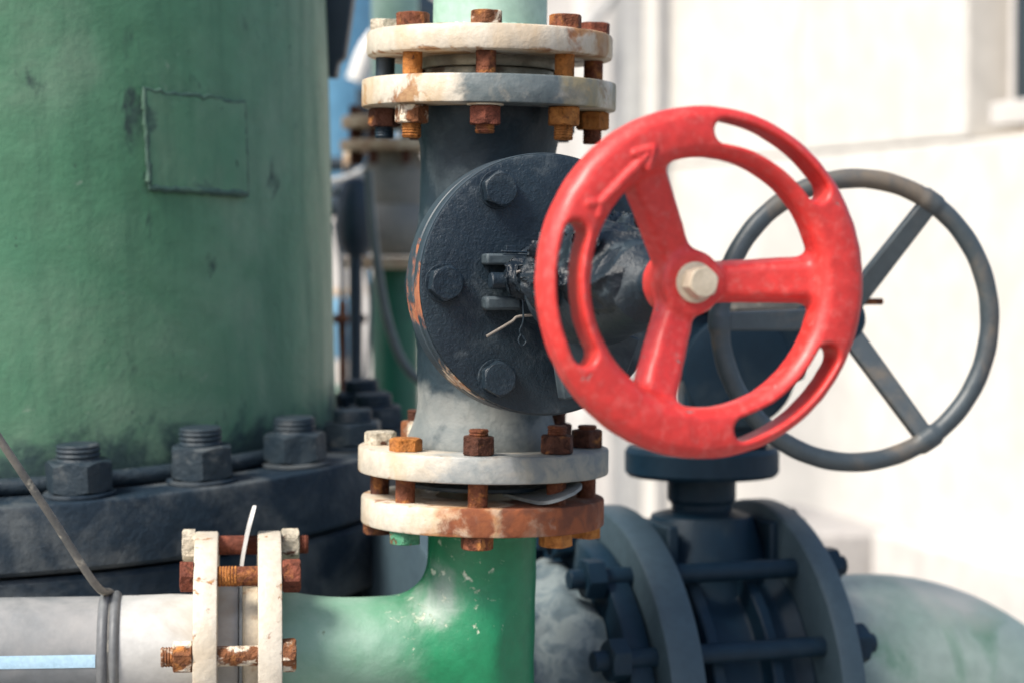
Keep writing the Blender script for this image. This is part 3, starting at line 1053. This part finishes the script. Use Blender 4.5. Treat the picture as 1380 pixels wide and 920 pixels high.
# the bared thread beside the left plate
Mx = hbm(37)
tq = LJ - (tL1 - tL0)
build('thread', rod(.0085, tq - .016, tq - .0005, (tq - .0155, tq - .001), 32), m_rust_or, b2)

# ------------------------------------------------------------------ GREEN TANK
ZT = 2.35
TC = P(0, 690, ZT - .428)
TC = Vector((-.2280 * ZT, ZT, TC.z - math.tan(R(3)) * -.428 * 1.0))
TANK = Matrix.Translation(TC) @ Matrix.Rotation(R(-1.5), 4, 'Y') @ Matrix.Rotation(R(3.0), 4, 'X')
RT, RF, RN = .353, .428, .392
tank = thing('green_tank', 'big round tank in worn green paint standing on thick blue-black bolted flanges', 'tank', TANK, (0, 0, 0))
TI = TANK.inverted()


def on_tank(px, py, r):
    """local (angle, height) on the shell under a picture point"""
    o = TI @ Vector((0, 0, CAMZ))
    d = (TI.to_3x3() @ (P(px, py, 2) - Vector((0, 0, CAMZ)))).normalized()
    A = d.x ** 2 + d.y ** 2; B = 2 * (o.x * d.x + o.y * d.y); C = o.x ** 2 + o.y ** 2 - r * r
    t = (-B - math.sqrt(max(B * B - 4 * A * C, 0))) / (2 * A)
    p = o + d * t
    return math.atan2(p.x, -p.y), p.z


def cyl_pt(a, z, r):
    return (r * math.sin(a), -r * math.cos(a), z)


# shell, not quite true
seg, rows = 220, 60
V, Fq = [], []
H0, H1 = 0.0, 1.05
blist = []
for j in range(rows + 1):
    z = H0 + (H1 - H0) * j / rows
    for i in range(seg):
        a = 2 * PI * i / seg
        rr = RT + .0012 * math.sin(3 * a + z * 7) + .0008 * math.sin(7 * a - 11 * z)
        V.append((rr * math.sin(a), -rr * math.cos(a), z))
for j in range(rows):
    for i in range(seg):
        k = (i + 1) % seg
        Fq.append([j * seg + i, j * seg + k, (j + 1) * seg + k, (j + 1) * seg + i])
SHELL = (np.array(V), Fq)
pc0, pc1, pc2 = [cyl_pt(*on_tank(x, y, RT), RT) for x, y in ((192, 165), (255, 124), (270, 262))]
m_tank = mk_tank([dict(col=(.030, .062, .056), col2=(.05, .09, .075), scale=30, thr=.50, soft=.07, rough=.7, alpha=.8, region=('ball', pc0, .030), amp=.35),
                  dict(col=(.030, .062, .056), scale=30, thr=.54, soft=.07, rough=.7, alpha=.7, region=('ball', pc1, .035), amp=.35),
                  dict(col=(.055, .10, .085), scale=26, thr=.55, soft=.07, rough=.7, alpha=.7, region=('ball', pc2, .035), amp=.3)])
shell = build('shell', SHELL, m_tank, tank, sharp=60)
build('upper_flange', lathe([(RT - .02, -.062), (RF - .004, -.062), (RF, -.058), (RF, -.004), (RF - .001, -.0015), (RF - .004, 0), (RT - .02, 0)], 220), m_flange_dk, tank)
build('lower_flange', lathe([(RT - .02, -.132), (RF - .008, -.132), (RF - .004, -.128), (RF - .004, -.070), (RF - .008, -.066), (RT - .02, -.066)], 220), m_flange_dk, tank)
build('shaded_lower_shell', lathe([(RT + .045, -.70), (RT + .045, -.13)], 160), m_bgdark, tank)  # dark colour stands in for the shadow below the flanges
build('seal_ring', xf(tube([(math.cos(2 * PI * k / 120) * (RT + .012), math.sin(2 * PI * k / 120) * (RT + .012), .008) for k in range(120)], .008, 12, closed=True), Matrix.Identity(4)), m_nut_dk, tank)
for k in range(-1, 6):
    a = R(22.7 + 17.2 * k)
    M = Matrix.Translation((RN * math.sin(a), -RN * math.cos(a), 0)) @ Matrix.Rotation(random.uniform(0, 1), 4, 'Z') @ Matrix.Rotation(R(random.uniform(-1.6, 1.6)), 4, 'X')
    hs = random.uniform(-.004, .004)
    b = build('flange_nut', xf(hexa(.0268, .0265 + hs, True, True, wear=.0009), M @ Matrix.Translation((0, 0, .004))), m_nut_dk, tank, sharp=22)
    build('stud', xf(lathe([(.020, .02), (.0200, .037)] + [(.0200 - (.0016 if i % 2 else 0), .0375 + .0022 * i) for i in range(6)] + [(.0195, .050), (.018, .0515)], 48), M @ Matrix.Translation((0, 0, hs * 1.6 - .0075))), m_nut_dk, b)
    build('washer', xf(disc(.0325, 0, .0038, .0012, seg=64), M), m_flange_dk, b)
# patch plate: a slightly raised sheet with weld bead round it
cor = [on_tank(x, y, RT) for x, y in ((192, 122), (327, 138), (331, 262), (200, 254))]
V, Fq = [], []
nn_ = 14
for j in range(nn_ + 1):
    for i in range(nn_ + 1):
        u_, w_ = i / nn_, j / nn_
        a = (cor[0][0] * (1 - u_) + cor[1][0] * u_) * (1 - w_) + (cor[3][0] * (1 - u_) + cor[2][0] * u_) * w_
        z = (cor[0][1] * (1 - u_) + cor[1][1] * u_) * (1 - w_) + (cor[3][1] * (1 - u_) + cor[2][1] * u_) * w_
        V.append(cyl_pt(a, z, RT + .0035))
m0 = (nn_ + 1) ** 2
V = V + [tuple(np.array(q) * np.array([.985, .985, 1])) for q in V]
for j in range(nn_):
    for i in range(nn_):
        a = j * (nn_ + 1) + i
        Fq.append([a, a + nn_ + 1, a + nn_ + 2, a + 1])
edge = [i for i in range(nn_ + 1)] + [(i + 1) * (nn_ + 1) + nn_ for i in range(nn_)] + [nn_ * (nn_ + 1) + i for i in range(nn_ - 1, -1, -1)] + [i * (nn_ + 1) for i in range(nn_ - 1, 0, -1)]
for i in range(len(edge)):
    a, b = edge[i], edge[(i + 1) % len(edge)]
    Fq.append([a, b, m0 + b, m0 + a])
patch = build('patch_plate', (np.array(V), Fq), m_tank, tank, sharp=40)
bead, brad = [], []
for s_ in range(4):
    (a0, z0), (a1, z1) = cor[s_], cor[(s_ + 1) % 4]
    for k in range(22):
        u_ = k / 22
        wob = random.uniform(-1, 1) * (.0011 if s_ in (0, 3) else .0004)
        bead.append(cyl_pt(a0 + (a1 - a0) * u_ + wob * 2, z0 + (z1 - z0) * u_ + wob * 1.6, RT + .0022))
        brad.append((.0021, .0016, .0032, .0028)[s_] * random.uniform(.75, 1.25))
build('weld_seam', tube(bead, brad, 8, closed=True), m_tank_weld, patch)
# dark bracket on the tank's far side
a0, z0 = on_tank(442, 105, RT * 1.0)
br = [P(430, -60, 2.40), P(479, -60, 2.40), P(476, -10, 2.40), P(470, 35, 2.40), P(464, 78, 2.40), P(455, 84, 2.40), P(452, 106, 2.40), P(430, 104, 2.40)]
bl = [TI @ q for q in br]
nb = len(bl)
V = [tuple(q) for q in bl] + [tuple(q + Vector((0, .05, 0))) for q in bl]
Fq = [list(range(nb))[::-1], list(range(nb, 2 * nb))] + [[i, (i + 1) % nb, nb + (i + 1) % nb, nb + i] for i in range(nb)]
build('side_bracket', (np.array(V), Fq), m_bgdark, tank, bevel=.003)

# ------------------------------------------------------------------ BLACK VALVE BEHIND
YB = 2.22
dB = Vector((.94, .34, 0)).normalized()
CB = P(806, 955, YB - .03)
BVF = frame(CB, dB, Vector((0, 0, 1)))     # local z along the pipe, x up
bv = thing('black_valve', 'large blue-black valve with two broad flanges and a spoked grey handwheel', 'valve', Matrix.Identity(4), tuple(CB))


def bvm(m):
    return xf(m, BVF)


SB = .166
build('flange', bvm(disc(.2, -.006, .030, .004, .10, seg=160)), m_bv_face, bv)
build('flange', bvm(disc(.2, SB, SB + .026, .004, .10, seg=160)), m_bv_face, bv)
core = bvm(lathe([(.12, .02), (.150, .028), (.138, .046), (.138, .054), (.157, .057), (.157, .069), (.138, .072), (.134, .10), (.138, .115), (.157, .118), (.157, .130), (.138, .133), (.138, .15), (.150, .165), (.12, .172)], 96))
ribs = []
for a in (-38,):
    ca, sa = math.cos(R(a)), math.sin(R(a))
    ribs.append(xf(box(.05, .012, .145, (.155, 0, .1)), BVF @ Matrix.Rotation(R(a), 4, 'Z')))
build('body', join(core, *ribs), m_bv, bv, bevel=.002)
mid = CB + dB * (.1)
zN = P(940, 640, YB).z
nx, ny = mid.x + .010, mid.y
Mn = Matrix.Translation((nx, ny, 0))
zt_ = zN
build('neck', xf(lathe([(.075, CB.z + .10), (.062, CB.z + .155), (.050, P(0, 693, YB).z), (.030, P(0, 686, YB).z), (.030, P(0, 678, YB).z), (.034, P(0, 672, YB).z), (.034, zN + .002)], 64), Mn), m_bv, bv)
build('neck_web', xf(join(box(.012, .11, .13, (-.055, 0, CB.z + .12)), box(.012, .11, .13, (.055, 0, CB.z + .12))), Mn @ Matrix.Rotation(math.atan2(dB.y, dB.x), 4, 'Z')), m_bv, bv, bevel=.003)
build('top_plate', xf(lathe([(.034, zN - .002), (.073, zN), (.0765, zN + .004), (.0765, zN + .024), (.073, zN + .029), (.03, zN + .029)], 96), Mn), m_bv, bv)
# gear housing over the stem
gz0, gz1 = zN + .028, P(0, 420, YB - .07).z
gx0, gx1 = P(900, 0, YB).x, P(1082, 0, YB).x
hou = join(box(gx1 - gx0, .12, (gz1 - gz0) * .50, ((gx0 + gx1) / 2, YB + .02, gz1 - (gz1 - gz0) * .25)),
           box((gx1 - gx0) * .62, .11, (gz1 - gz0) * .54, (gx0 + (gx1 - gx0) * .42, YB + .02, gz0 + (gz1 - gz0) * .26)))
build('gear_housing', hou, m_bv, bv, bevel=.006)
build('lit_housing_top', box((gx1 - gx0) * 1.06, .14, .014, ((gx0 + gx1) / 2, YB + .02, gz1 + .0065)), m_rod, bv, bevel=.003)  # tan slab imitates the light on the housing's top face
build('cover_plate', xf(disc(.055, 0, .014, .003, seg=64), frame(((gx0 + gx1) / 2, YB - .04, (gz0 + gz1) / 2 + .01), (0, -1, 0))), m_bv, bv)
# stay bolts round the two flanges
for a in (-87, -57, -27, 3, 33, 63, 93):
    m = Matrix.Rotation(R(a), 4, 'Z') @ Matrix.Translation((.172, 0, 0))
    st = join(xf(rod(.0095, -.068, SB + .054, None, 20), m), xf(hexa(.0175, .018), m @ Matrix.Translation((0, 0, SB + .026))),
              xf(hexa(.0175, .018), m @ Matrix.Translation((0, 0, -.036)) @ Matrix.Rotation(PI, 4, 'X')))
    build('stay_bolt', bvm(st), m_bv, bv, sharp=22)
# its handwheel
aB = Vector((math.sin(R(11)), -math.cos(R(11)), 0))
YW = 2.03
CW = P(1154, 432, YW)
BW = Matrix((Vector((math.cos(R(11)), math.sin(R(11)), 0)), Vector((0, 0, 1)), aB)).transposed().to_4x4()
BW.translation = CW
RW = .5 * (409 - 27) / (FPX / YW)
rim = []
rr_ = []
for k in range(240):
    a = 2 * PI * k / 240
    rim.append((RW * math.cos(a), RW * math.sin(a), 0))
    rr_.append(.0088 + .00015 * math.sin(a * 24) + (.0016 if min(abs((a - c + PI) % (2 * PI) - PI) for c in (R(57), R(-58), R(180))) < .07 else 0))
bwh = build('handwheel', xf(tube(rim, rr_, 16, closed=True), BW), m_bvw, bv)
for c in (57, -58, 180):
    e = Vector((math.cos(R(c)), math.sin(R(c)), 0))
    n_ = Vector((-e.y, e.x, 0))
    p0, p1 = e * .012 + Vector((0, 0, -.043)), e * (RW - .003)
    V = []
    for p, hw, ht in ((p0, .010, .007), (p1, .0085, .006)):
        V += [p + n_ * hw + Vector((0, 0, ht)), p - n_ * hw + Vector((0, 0, ht)), p - n_ * hw - Vector((0, 0, ht)), p + n_ * hw - Vector((0, 0, ht))]
    sp = (np.array([tuple(q) for q in V]), [[0, 1, 2, 3], [7, 6, 5, 4], [0, 4, 5, 1], [1, 5, 6, 2], [2, 6, 7, 3], [3, 7, 4, 0]])
    build('spoke', xf(sp, BW), m_bvw, bwh, bevel=.002)
build('hub', xf(lathe([(.012, -.062), (.020, -.06), (.022, -.05), (.022, -.036), (.019, -.032), (.01, -.030)], 48), BW), m_bv, bwh)
build('shaft', xf(rod(.011, -.19, -.05, None, 24), BW), m_bv, bv)
build('locking_pin', xf(xf(rod(.003, 0, .030, None, 14), Matrix.Rotation(R(90), 4, 'Y')), BW @ Matrix.Translation((.010, .016, -.04))), m_rust, bwh)

# mating flange and crusted pipe on its left
cp = thing('crusted_pipe', 'dark flanged pipe crusted with pale scale, behind the green tee', 'pipe', Matrix.Identity(4), tuple(CB - dB * .1))
build('flange', bvm(disc(.174, -.034, -.009, .004, .09, seg=140)), m_bv, cp)


def wobp(a, z):
    q = np.array([[math.cos(a) * 3, math.sin(a) * 3, z * 26]])
    return float(.010 * noise3(q * 1.0, 3)[0] + .006 * noise3(q * 2.3, 4)[0])


build('tube', bvm(lathe([(.128 + .02 * math.exp(-((-.05 - z) / .03) ** 2), z) for z in np.linspace(-.17, -.036, 26)], 110, wob=wobp)), m_bv_dust, cp)
build('flange', bvm(disc(.192, -.205, -.168, .004, .09, seg=140)), m_bv_face, cp)
for a in (-64, -40, -16, 8):
    m = Matrix.Rotation(R(a), 4, 'Z') @ Matrix.Translation((.160, 0, 0))
    build('nut', bvm(join(xf(hexa(.0155, .018), m @ Matrix.Translation((0, 0, -.168))), xf(rod(.009, -.168, -.13, None, 20), m))), m_bv, cp, sharp=22)

# green elbow leaving to the right
el = thing('green_elbow', 'thick weathered pale green pipe elbow turning down at the right behind the black valve', 'pipe', Matrix.Identity(4), tuple(CB + dB * (SB + .05)))
path, rads = [], []
st_ = CB + dB * (SB + .026)
for k in range(6):
    path.append(st_ + dB * (.02 * k)); rads.append(.118)
RBend = .20
for k in range(1, 25):
    a = R(90) * k / 24
    path.append(st_ + dB * (.1 + RBend * math.sin(a)) + Vector((0, 0, -RBend * (1 - math.cos(a))))); rads.append(.118 + (.004 if k in (12, 13) else 0))
path.append(path[-1] + Vector((0, 0, -.3))); rads.append(.118)
build('tube', tube(path, rads, 72), m_elb, el, sharp=60)

# ------------------------------------------------------------------ SETTING: walls, plinth, ground
wd = Vector((math.cos(R(72)), -math.sin(R(72)), 0))
wn_ = Vector((math.sin(R(72)), math.cos(R(72)), 0))      # away from the yard
W0 = P(868, 335, 6.0)


def wallbox(t0, t1, z0, z1, n0, n1):
    V = []
    for z in (z0, z1):
        for n__ in (n0, n1):
            for t in (t0, t1):
                p = W0 + wd * t + wn_ * n__
                V.append((p.x, p.y, z))
    F = [[0, 2, 3, 1], [4, 5, 7, 6], [0, 1, 5, 4], [2, 6, 7, 3], [0, 4, 6, 2], [1, 3, 7, 5]]
    return np.array(V), F


wall = thing('rendered_wall', 'bright cream rendered wall with panel joints on the right, running away behind the wheels', 'wall', Matrix.Identity(4), (W0.x, W0.y, 0))
zs = CAMZ + .212
zp = CAMZ - .573
build('lower_panel', wallbox(-.05, 2.2, -.02, zs - .002, 0, .25), m_wall, wall, bevel=.006)
build('upper_panel', wallbox(-.05, .952, zs + .002, 4.2, .003, .25), m_wall, wall, bevel=.006)
build('upper_panel', wallbox(.962, 1.715, zs + .002, 4.2, .0, .25), m_wall, wall, bevel=.006)
build('joint_filler', wallbox(-.04, 1.70, zs - .03, 4.18, .03, .2), m_seam, wall)
build('recess', wallbox(1.717, 2.2, zs - .02, 4.2, .13, .27), m_recess, wall)
win = build('window', wallbox(1.80, 2.19, zs + .07, 3.2, .055, .128), m_darkglass, wall)
build('window_frame', join(wallbox(1.782, 1.80, zs + .02, 3.2, .05, .127), wallbox(1.782, 2.195, zs + .02, zs + .066, .01, .127)), m_wall_lo, win, bevel=.004)
pl = thing('wall_plinth', 'low pale ledge along the foot of the cream wall at the right', 'ledge', Matrix.Identity(4), (W0.x, W0.y, 0))
build('ledge_body', wallbox(1.50, 2.2, -.02, zp, -.09, -.004), m_wall_lo, pl, bevel=.008)
bk = thing('concrete_block', 'low grey concrete block beside the ledge, behind the black valve', 'block', Matrix.Identity(4), tuple(P(1160, 900, 4.6)))
p0, p1 = P(1040, 0, 4.6), P(1222, 0, 4.6)
build('block_body', box(p1.x - p0.x, .5, zp + .0, ((p0.x + p1.x) / 2, 4.85, zp / 2 - .01)), m_block, bk, bevel=.01)

gv = np.array([(-60, -20, 0), (60, -20, 0), (60, 140, 0), (-60, 140, 0)], dtype=float)
g = build('ground', (gv, [[0, 1, 2, 3]]), m_concrete)
tag(g, kind='structure')

# back wall far behind, a steel post and rails
bw_ = thing('far_wall', 'pale wall far behind the pipework, blurred between the riser pipe and the tank', 'wall', Matrix.Identity(4), (-.2, 8.5, 0))
build('wall_slab', box(4.6, .3, 4.0, (-.4, 8.6, 1.98)), m_wall_lo, bw_)
post = thing('steel_post', 'slim grey steel post standing against the end of the cream wall', 'post', Matrix.Identity(4), tuple(P(853, 900, 5.8)))
px0 = P(853, 335, 5.8)
build('post_shaft', box(.052, .06, 4.5, (px0.x, px0.y, 2.25)), m_steel, post, bevel=.006)
build('base_plate', box(.14, .14, .012, (px0.x, px0.y, .006)), m_steel, post, bevel=.002)
fr = thing('scaffold', 'blurred pale grey pipe frame beyond the upper flange joint, left of the slim post', 'frame', Matrix.Identity(4), tuple(P(800, 900, 6.5)))
q0 = P(832, 335, 6.6); q1 = P(786, 335, 6.6)
build('upright', box(.035, .05, 4.2, (q0.x, q0.y, 2.1)), m_steel, fr, bevel=.004)
build('upright', box(.05, .05, 4.2, (q1.x, q1.y, 2.1)), m_white, fr, bevel=.004)
build('brace', tube([P(770, 75, 6.5), P(850, -40, 6.5)], .014, 12), m_steel, fr)

# ------------------------------------------------------------------ BLURRED PIPEWORK BETWEEN TANK AND VALVE
bt = thing('blue_tank', 'sky blue rounded tank blurred behind the gap left of the upper flange joint', 'tank', Matrix.Identity(4), tuple(P(455, 700, 4.2)))
c = P(452, 300, 4.3)
z0, z1 = P(0, 250, 4.3).z, CAMZ + 1.2
build('shell', xf(lathe([(.02, z0 - .04), (.10, z0 - .02), (.125, z0 + .03), (.125, z1)], 64), Matrix.Translation((c.x, c.y, 0))), m_bluetank, bt)
for dx in (-.08, .08):
    build('support_leg', xf(rod(.012, 0, z0, None, 12), Matrix.Translation((c.x + dx, c.y, 0))), m_bluetank, bt)

bp = thing('distant_pipe', 'blurred beige and green flanged pipe standing behind the main valve', 'pipe', Matrix.Identity(4), tuple(P(535, 900, 2.95)))
YD = 2.95
sD = FPX / YD
cD = P(533, 335, YD)
MD = Matrix.Translation((cD.x, cD.y, 0))
zz = lambda y: P(0, y, YD).z
build('green_tube', xf(lathe([(.031, 0), (.031, zz(352))], 48), MD), m_bggreen, bp)
build('collar_body', xf(lathe([(.030, zz(345)), (.036, zz(338)), (.046, zz(318)), (.046, zz(290)), (.038, zz(276)), (.044, zz(262)), (.046, zz(232)), (.036, zz(215)), (.030, zz(198))], 48), MD), m_bgpipe, bp)
build('flange', xf(disc(.066, zz(362), zz(346), .002, seg=64), MD), m_bgrust, bp)
build('flange', xf(disc(.072, zz(204), zz(190), .002, seg=64), MD), m_bgrust, bp)
build('flange', xf(disc(.070, zz(174), zz(158), .002, seg=64), MD), m_bgrust, bp)
build('upper_tube', xf(lathe([(.031, zz(176)), (.031, zz(-150))], 48), MD), m_grn_top, bp)
for k in range(8):
    a = 2 * PI * k / 8 + .3
    build('bolt', xf(join(xf(rod(.006, zz(222), zz(143), None, 14), Matrix.Translation((.056 * math.cos(a), .056 * math.sin(a), 0)))), MD), m_rust_dk, bp)

dk = thing('dark_stand_pipe', 'dark narrow pipe with a bulky joint blurred beside the tank edge', 'pipe', Matrix.Identity(4), tuple(P(478, 900, 2.8)))
YK = 2.85
cK = P(479, 335, YK)
MK = Matrix.Translation((cK.x, cK.y, 0))
zk = lambda y: P(0, y, YK).z
build('tube', xf(lathe([(.009, 0), (.009, zk(300))], 24), MK), m_bgdark, dk)
build('joint', xf(lathe([(.012, zk(345)), (.022, zk(330)), (.026, zk(300)), (.024, zk(268)), (.016, zk(245)), (.008, zk(240))], 32), MK), m_bgdark, dk)
build('side_arm', tube([P(440, 262, YK), P(470, 250, YK), P(500, 236, YK)], .006, 12), m_steel, dk)

ho = thing('grey_hose', 'thin grey hose curving down in front of the blurred green pipe', 'hose', Matrix.Identity(4), tuple(P(575, 515, 2.7)))
build('hose_line', tube(spline([P(496, 230, 2.7), P(505, 330, 2.7), P(522, 430, 2.7), P(545, 490, 2.7), P(580, 520, 2.7), P(640, 535, 2.72)], 10), .0055, 12), m_hose, ho)
rl = thing('green_rail', 'short pale green rail blurred low between tank and valve', 'rail', Matrix.Identity(4), tuple(P(500, 530, 3.1)))
build('rail_bar', tube([P(430, 530, 3.1), P(500, 522, 3.1), P(570, 510, 3.1)], .010, 12), m_grn_top, rl)
wp = thing('white_pipe', 'blurred white pipe slanting behind the left end of the topmost flange', 'pipe', Matrix.Identity(4), tuple(P(490, 70, 3.6)))
build('pipe_run', tube(spline([P(480, 110, 3.6), P(500, 62, 3.6), P(540, 20, 3.6), P(600, -50, 3.6)], 8), .017, 16), m_white, wp)
dp = thing('dark_pipe', 'dark blurred pipe crossing behind the top of the riser pipe', 'pipe', Matrix.Identity(4), tuple(P(560, 0, 3.3)))
build('pipe_run', tube([P(528, -60, 3.3), P(560, 10, 3.3), P(640, 60, 3.3)], .024, 16), m_bgdark, dp)
bc = thing('blue_drum', 'small blue drum blurred low in the gap between tank and valve', 'drum', Matrix.Identity(4), tuple(P(495, 600, 4.0)))
cB_ = P(464, 335, 4.0)
build('drum_body', xf(lathe([(.022, P(0, 474, 4).z - .01), (.028, P(0, 474, 4).z), (.028, P(0, 408, 4).z), (.024, P(0, 400, 4).z)], 40), Matrix.Translation((cB_.x, cB_.y, 0))), m_bluetank, bc)
build('drum_lid', xf(disc(.026, P(0, 401, 4).z, P(0, 390, 4).z, .004, seg=40), Matrix.Translation((cB_.x, cB_.y, 0))), m_bgrust, bc)
build('drum_stand', xf(lathe([(.026, 0), (.026, P(0, 474, 4).z - .012)], 40), Matrix.Translation((cB_.x, cB_.y, 0))), m_wall_lo, bc)

sw = thing('slim_white_pipe', 'slim white upright pipe blurred right of the dark stand pipe', 'pipe', Matrix.Identity(4), tuple(P(506, 900, 3.5)))
q = P(507, 335, 3.5)
build('pipe_run', xf(rod(.009, 0, P(0, 392, 3.5).z, None, 16), Matrix.Translation((q.x, q.y, 0))), m_white, sw)
build('cap', xf(disc(.016, P(0, 396, 3.5).z, P(0, 384, 3.5).z, .002, seg=24), Matrix.Translation((q.x, q.y, 0))), m_bgrust, sw)
rb = thing('rusty_bracket', 'small rusty brown bracket blurred beside the tank edge below the dark joint', 'bracket', Matrix.Identity(4), tuple(P(458, 505, 3.0)))
build('back_strap', box(.012, .012, .13, tuple(P(462, 470, 3.02))), m_rust_dk, rb, bevel=.002)
build('shelf_bar', box(.05, .02, .012, tuple(P(468, 430, 3.0))), m_rust_dk, rb, bevel=.002)
vl = thing('small_valve', 'small blurred dark valve with a pale lever between the tank and the beige pipe', 'valve', Matrix.Identity(4), tuple(P(470, 290, 3.2)))
build('lever', tube([P(446, 246, 3.15), P(470, 240, 3.15), P(505, 222, 3.15)], .0055, 10), m_steel, vl)
build('body', xf(lathe([(.008, -.06), (.020, -.05), (.014, -.02), (.026, 0), (.014, .02), (.020, .05), (.008, .06)], 24), frame(P(470, 276, 3.2), (1, 0, .15))), m_bgdark, vl)
build('bonnet', xf(lathe([(.014, 0), (.012, .03), (.005, .034), (.005, .05)], 20), frame(P(470, 270, 3.2), (0, 0, 1))), m_bgdark, vl)

eb = thing('elbow_pipe', 'dark pipe elbow blurred between the blue tank and the beige flanged pipe', 'pipe', Matrix.Identity(4), tuple(P(486, 230, 3.4)))
build('pipe_run', tube(spline([P(440, 222, 3.4), P(470, 220, 3.4), P(487, 208, 3.4), P(490, 180, 3.4), P(490, 120, 3.4)], 10), .011, 14), m_bgdark, eb)
build('collar', xf(disc(.024, -.006, .006, .002, seg=32), frame(P(470, 220, 3.4), (1, 0, 0))), m_bgrust, eb)
cb = thing('cable_bundle', 'thin dark cables hanging beside the tank edge, blurred in the bright gap', 'cable', Matrix.Identity(4), tuple(P(470, 560, 3.3)))
build('cable', tube(spline([P(452, 300, 3.3), P(462, 370, 3.3), P(458, 450, 3.3), P(470, 560, 3.3)], 8), .005, 10), m_bgdark, cb)
build('cable', tube(spline([P(500, 250, 3.2), P(494, 350, 3.2), P(500, 420, 3.2), P(490, 560, 3.2)], 8), .004, 10), m_bgdark, cb)

# ------------------------------------------------------------------ LIGHT
w = bpy.data.worlds.new('World')
sc.world = w
w.use_nodes = True
nt = w.node_tree
bg = nt.nodes['Background']
sky = nt.nodes.new('ShaderNodeTexSky')
sky.sky_type = 'NISHITA'
sky.sun_disc = False
SUN_EL, SUN_AZ = R(48), R(-132)        # azimuth from +Y clockwise seen from above: from the left, a little in front
sky.sun_elevation = SUN_EL
sky.sun_rotation = SUN_AZ
sky.air_density = 1.0
sky.dust_density = 3.0
sky.altitude = 100
nt.links.new(sky.outputs[0], bg.inputs[0])
bg.inputs[1].default_value = .10
sd = bpy.data.lights.new('sun', 'SUN')
sd.energy = 2.4
sd.angle = R(18)
sd.color = (1, .95, .86)
so = bpy.data.objects.new('sun', sd)
COL.objects.link(so)
sdir = Vector((math.sin(SUN_AZ) * math.cos(SUN_EL), math.cos(SUN_AZ) * math.cos(SUN_EL), math.sin(SUN_EL)))
so.rotation_euler = (-sdir).to_track_quat('-Z', 'Y').to_euler()
so.location = (0, 0, 6)
sc.view_settings.view_transform = 'Standard'
sc.view_settings.look = 'None'
sc.view_settings.exposure = 1.2
sc.view_settings.gamma = 1
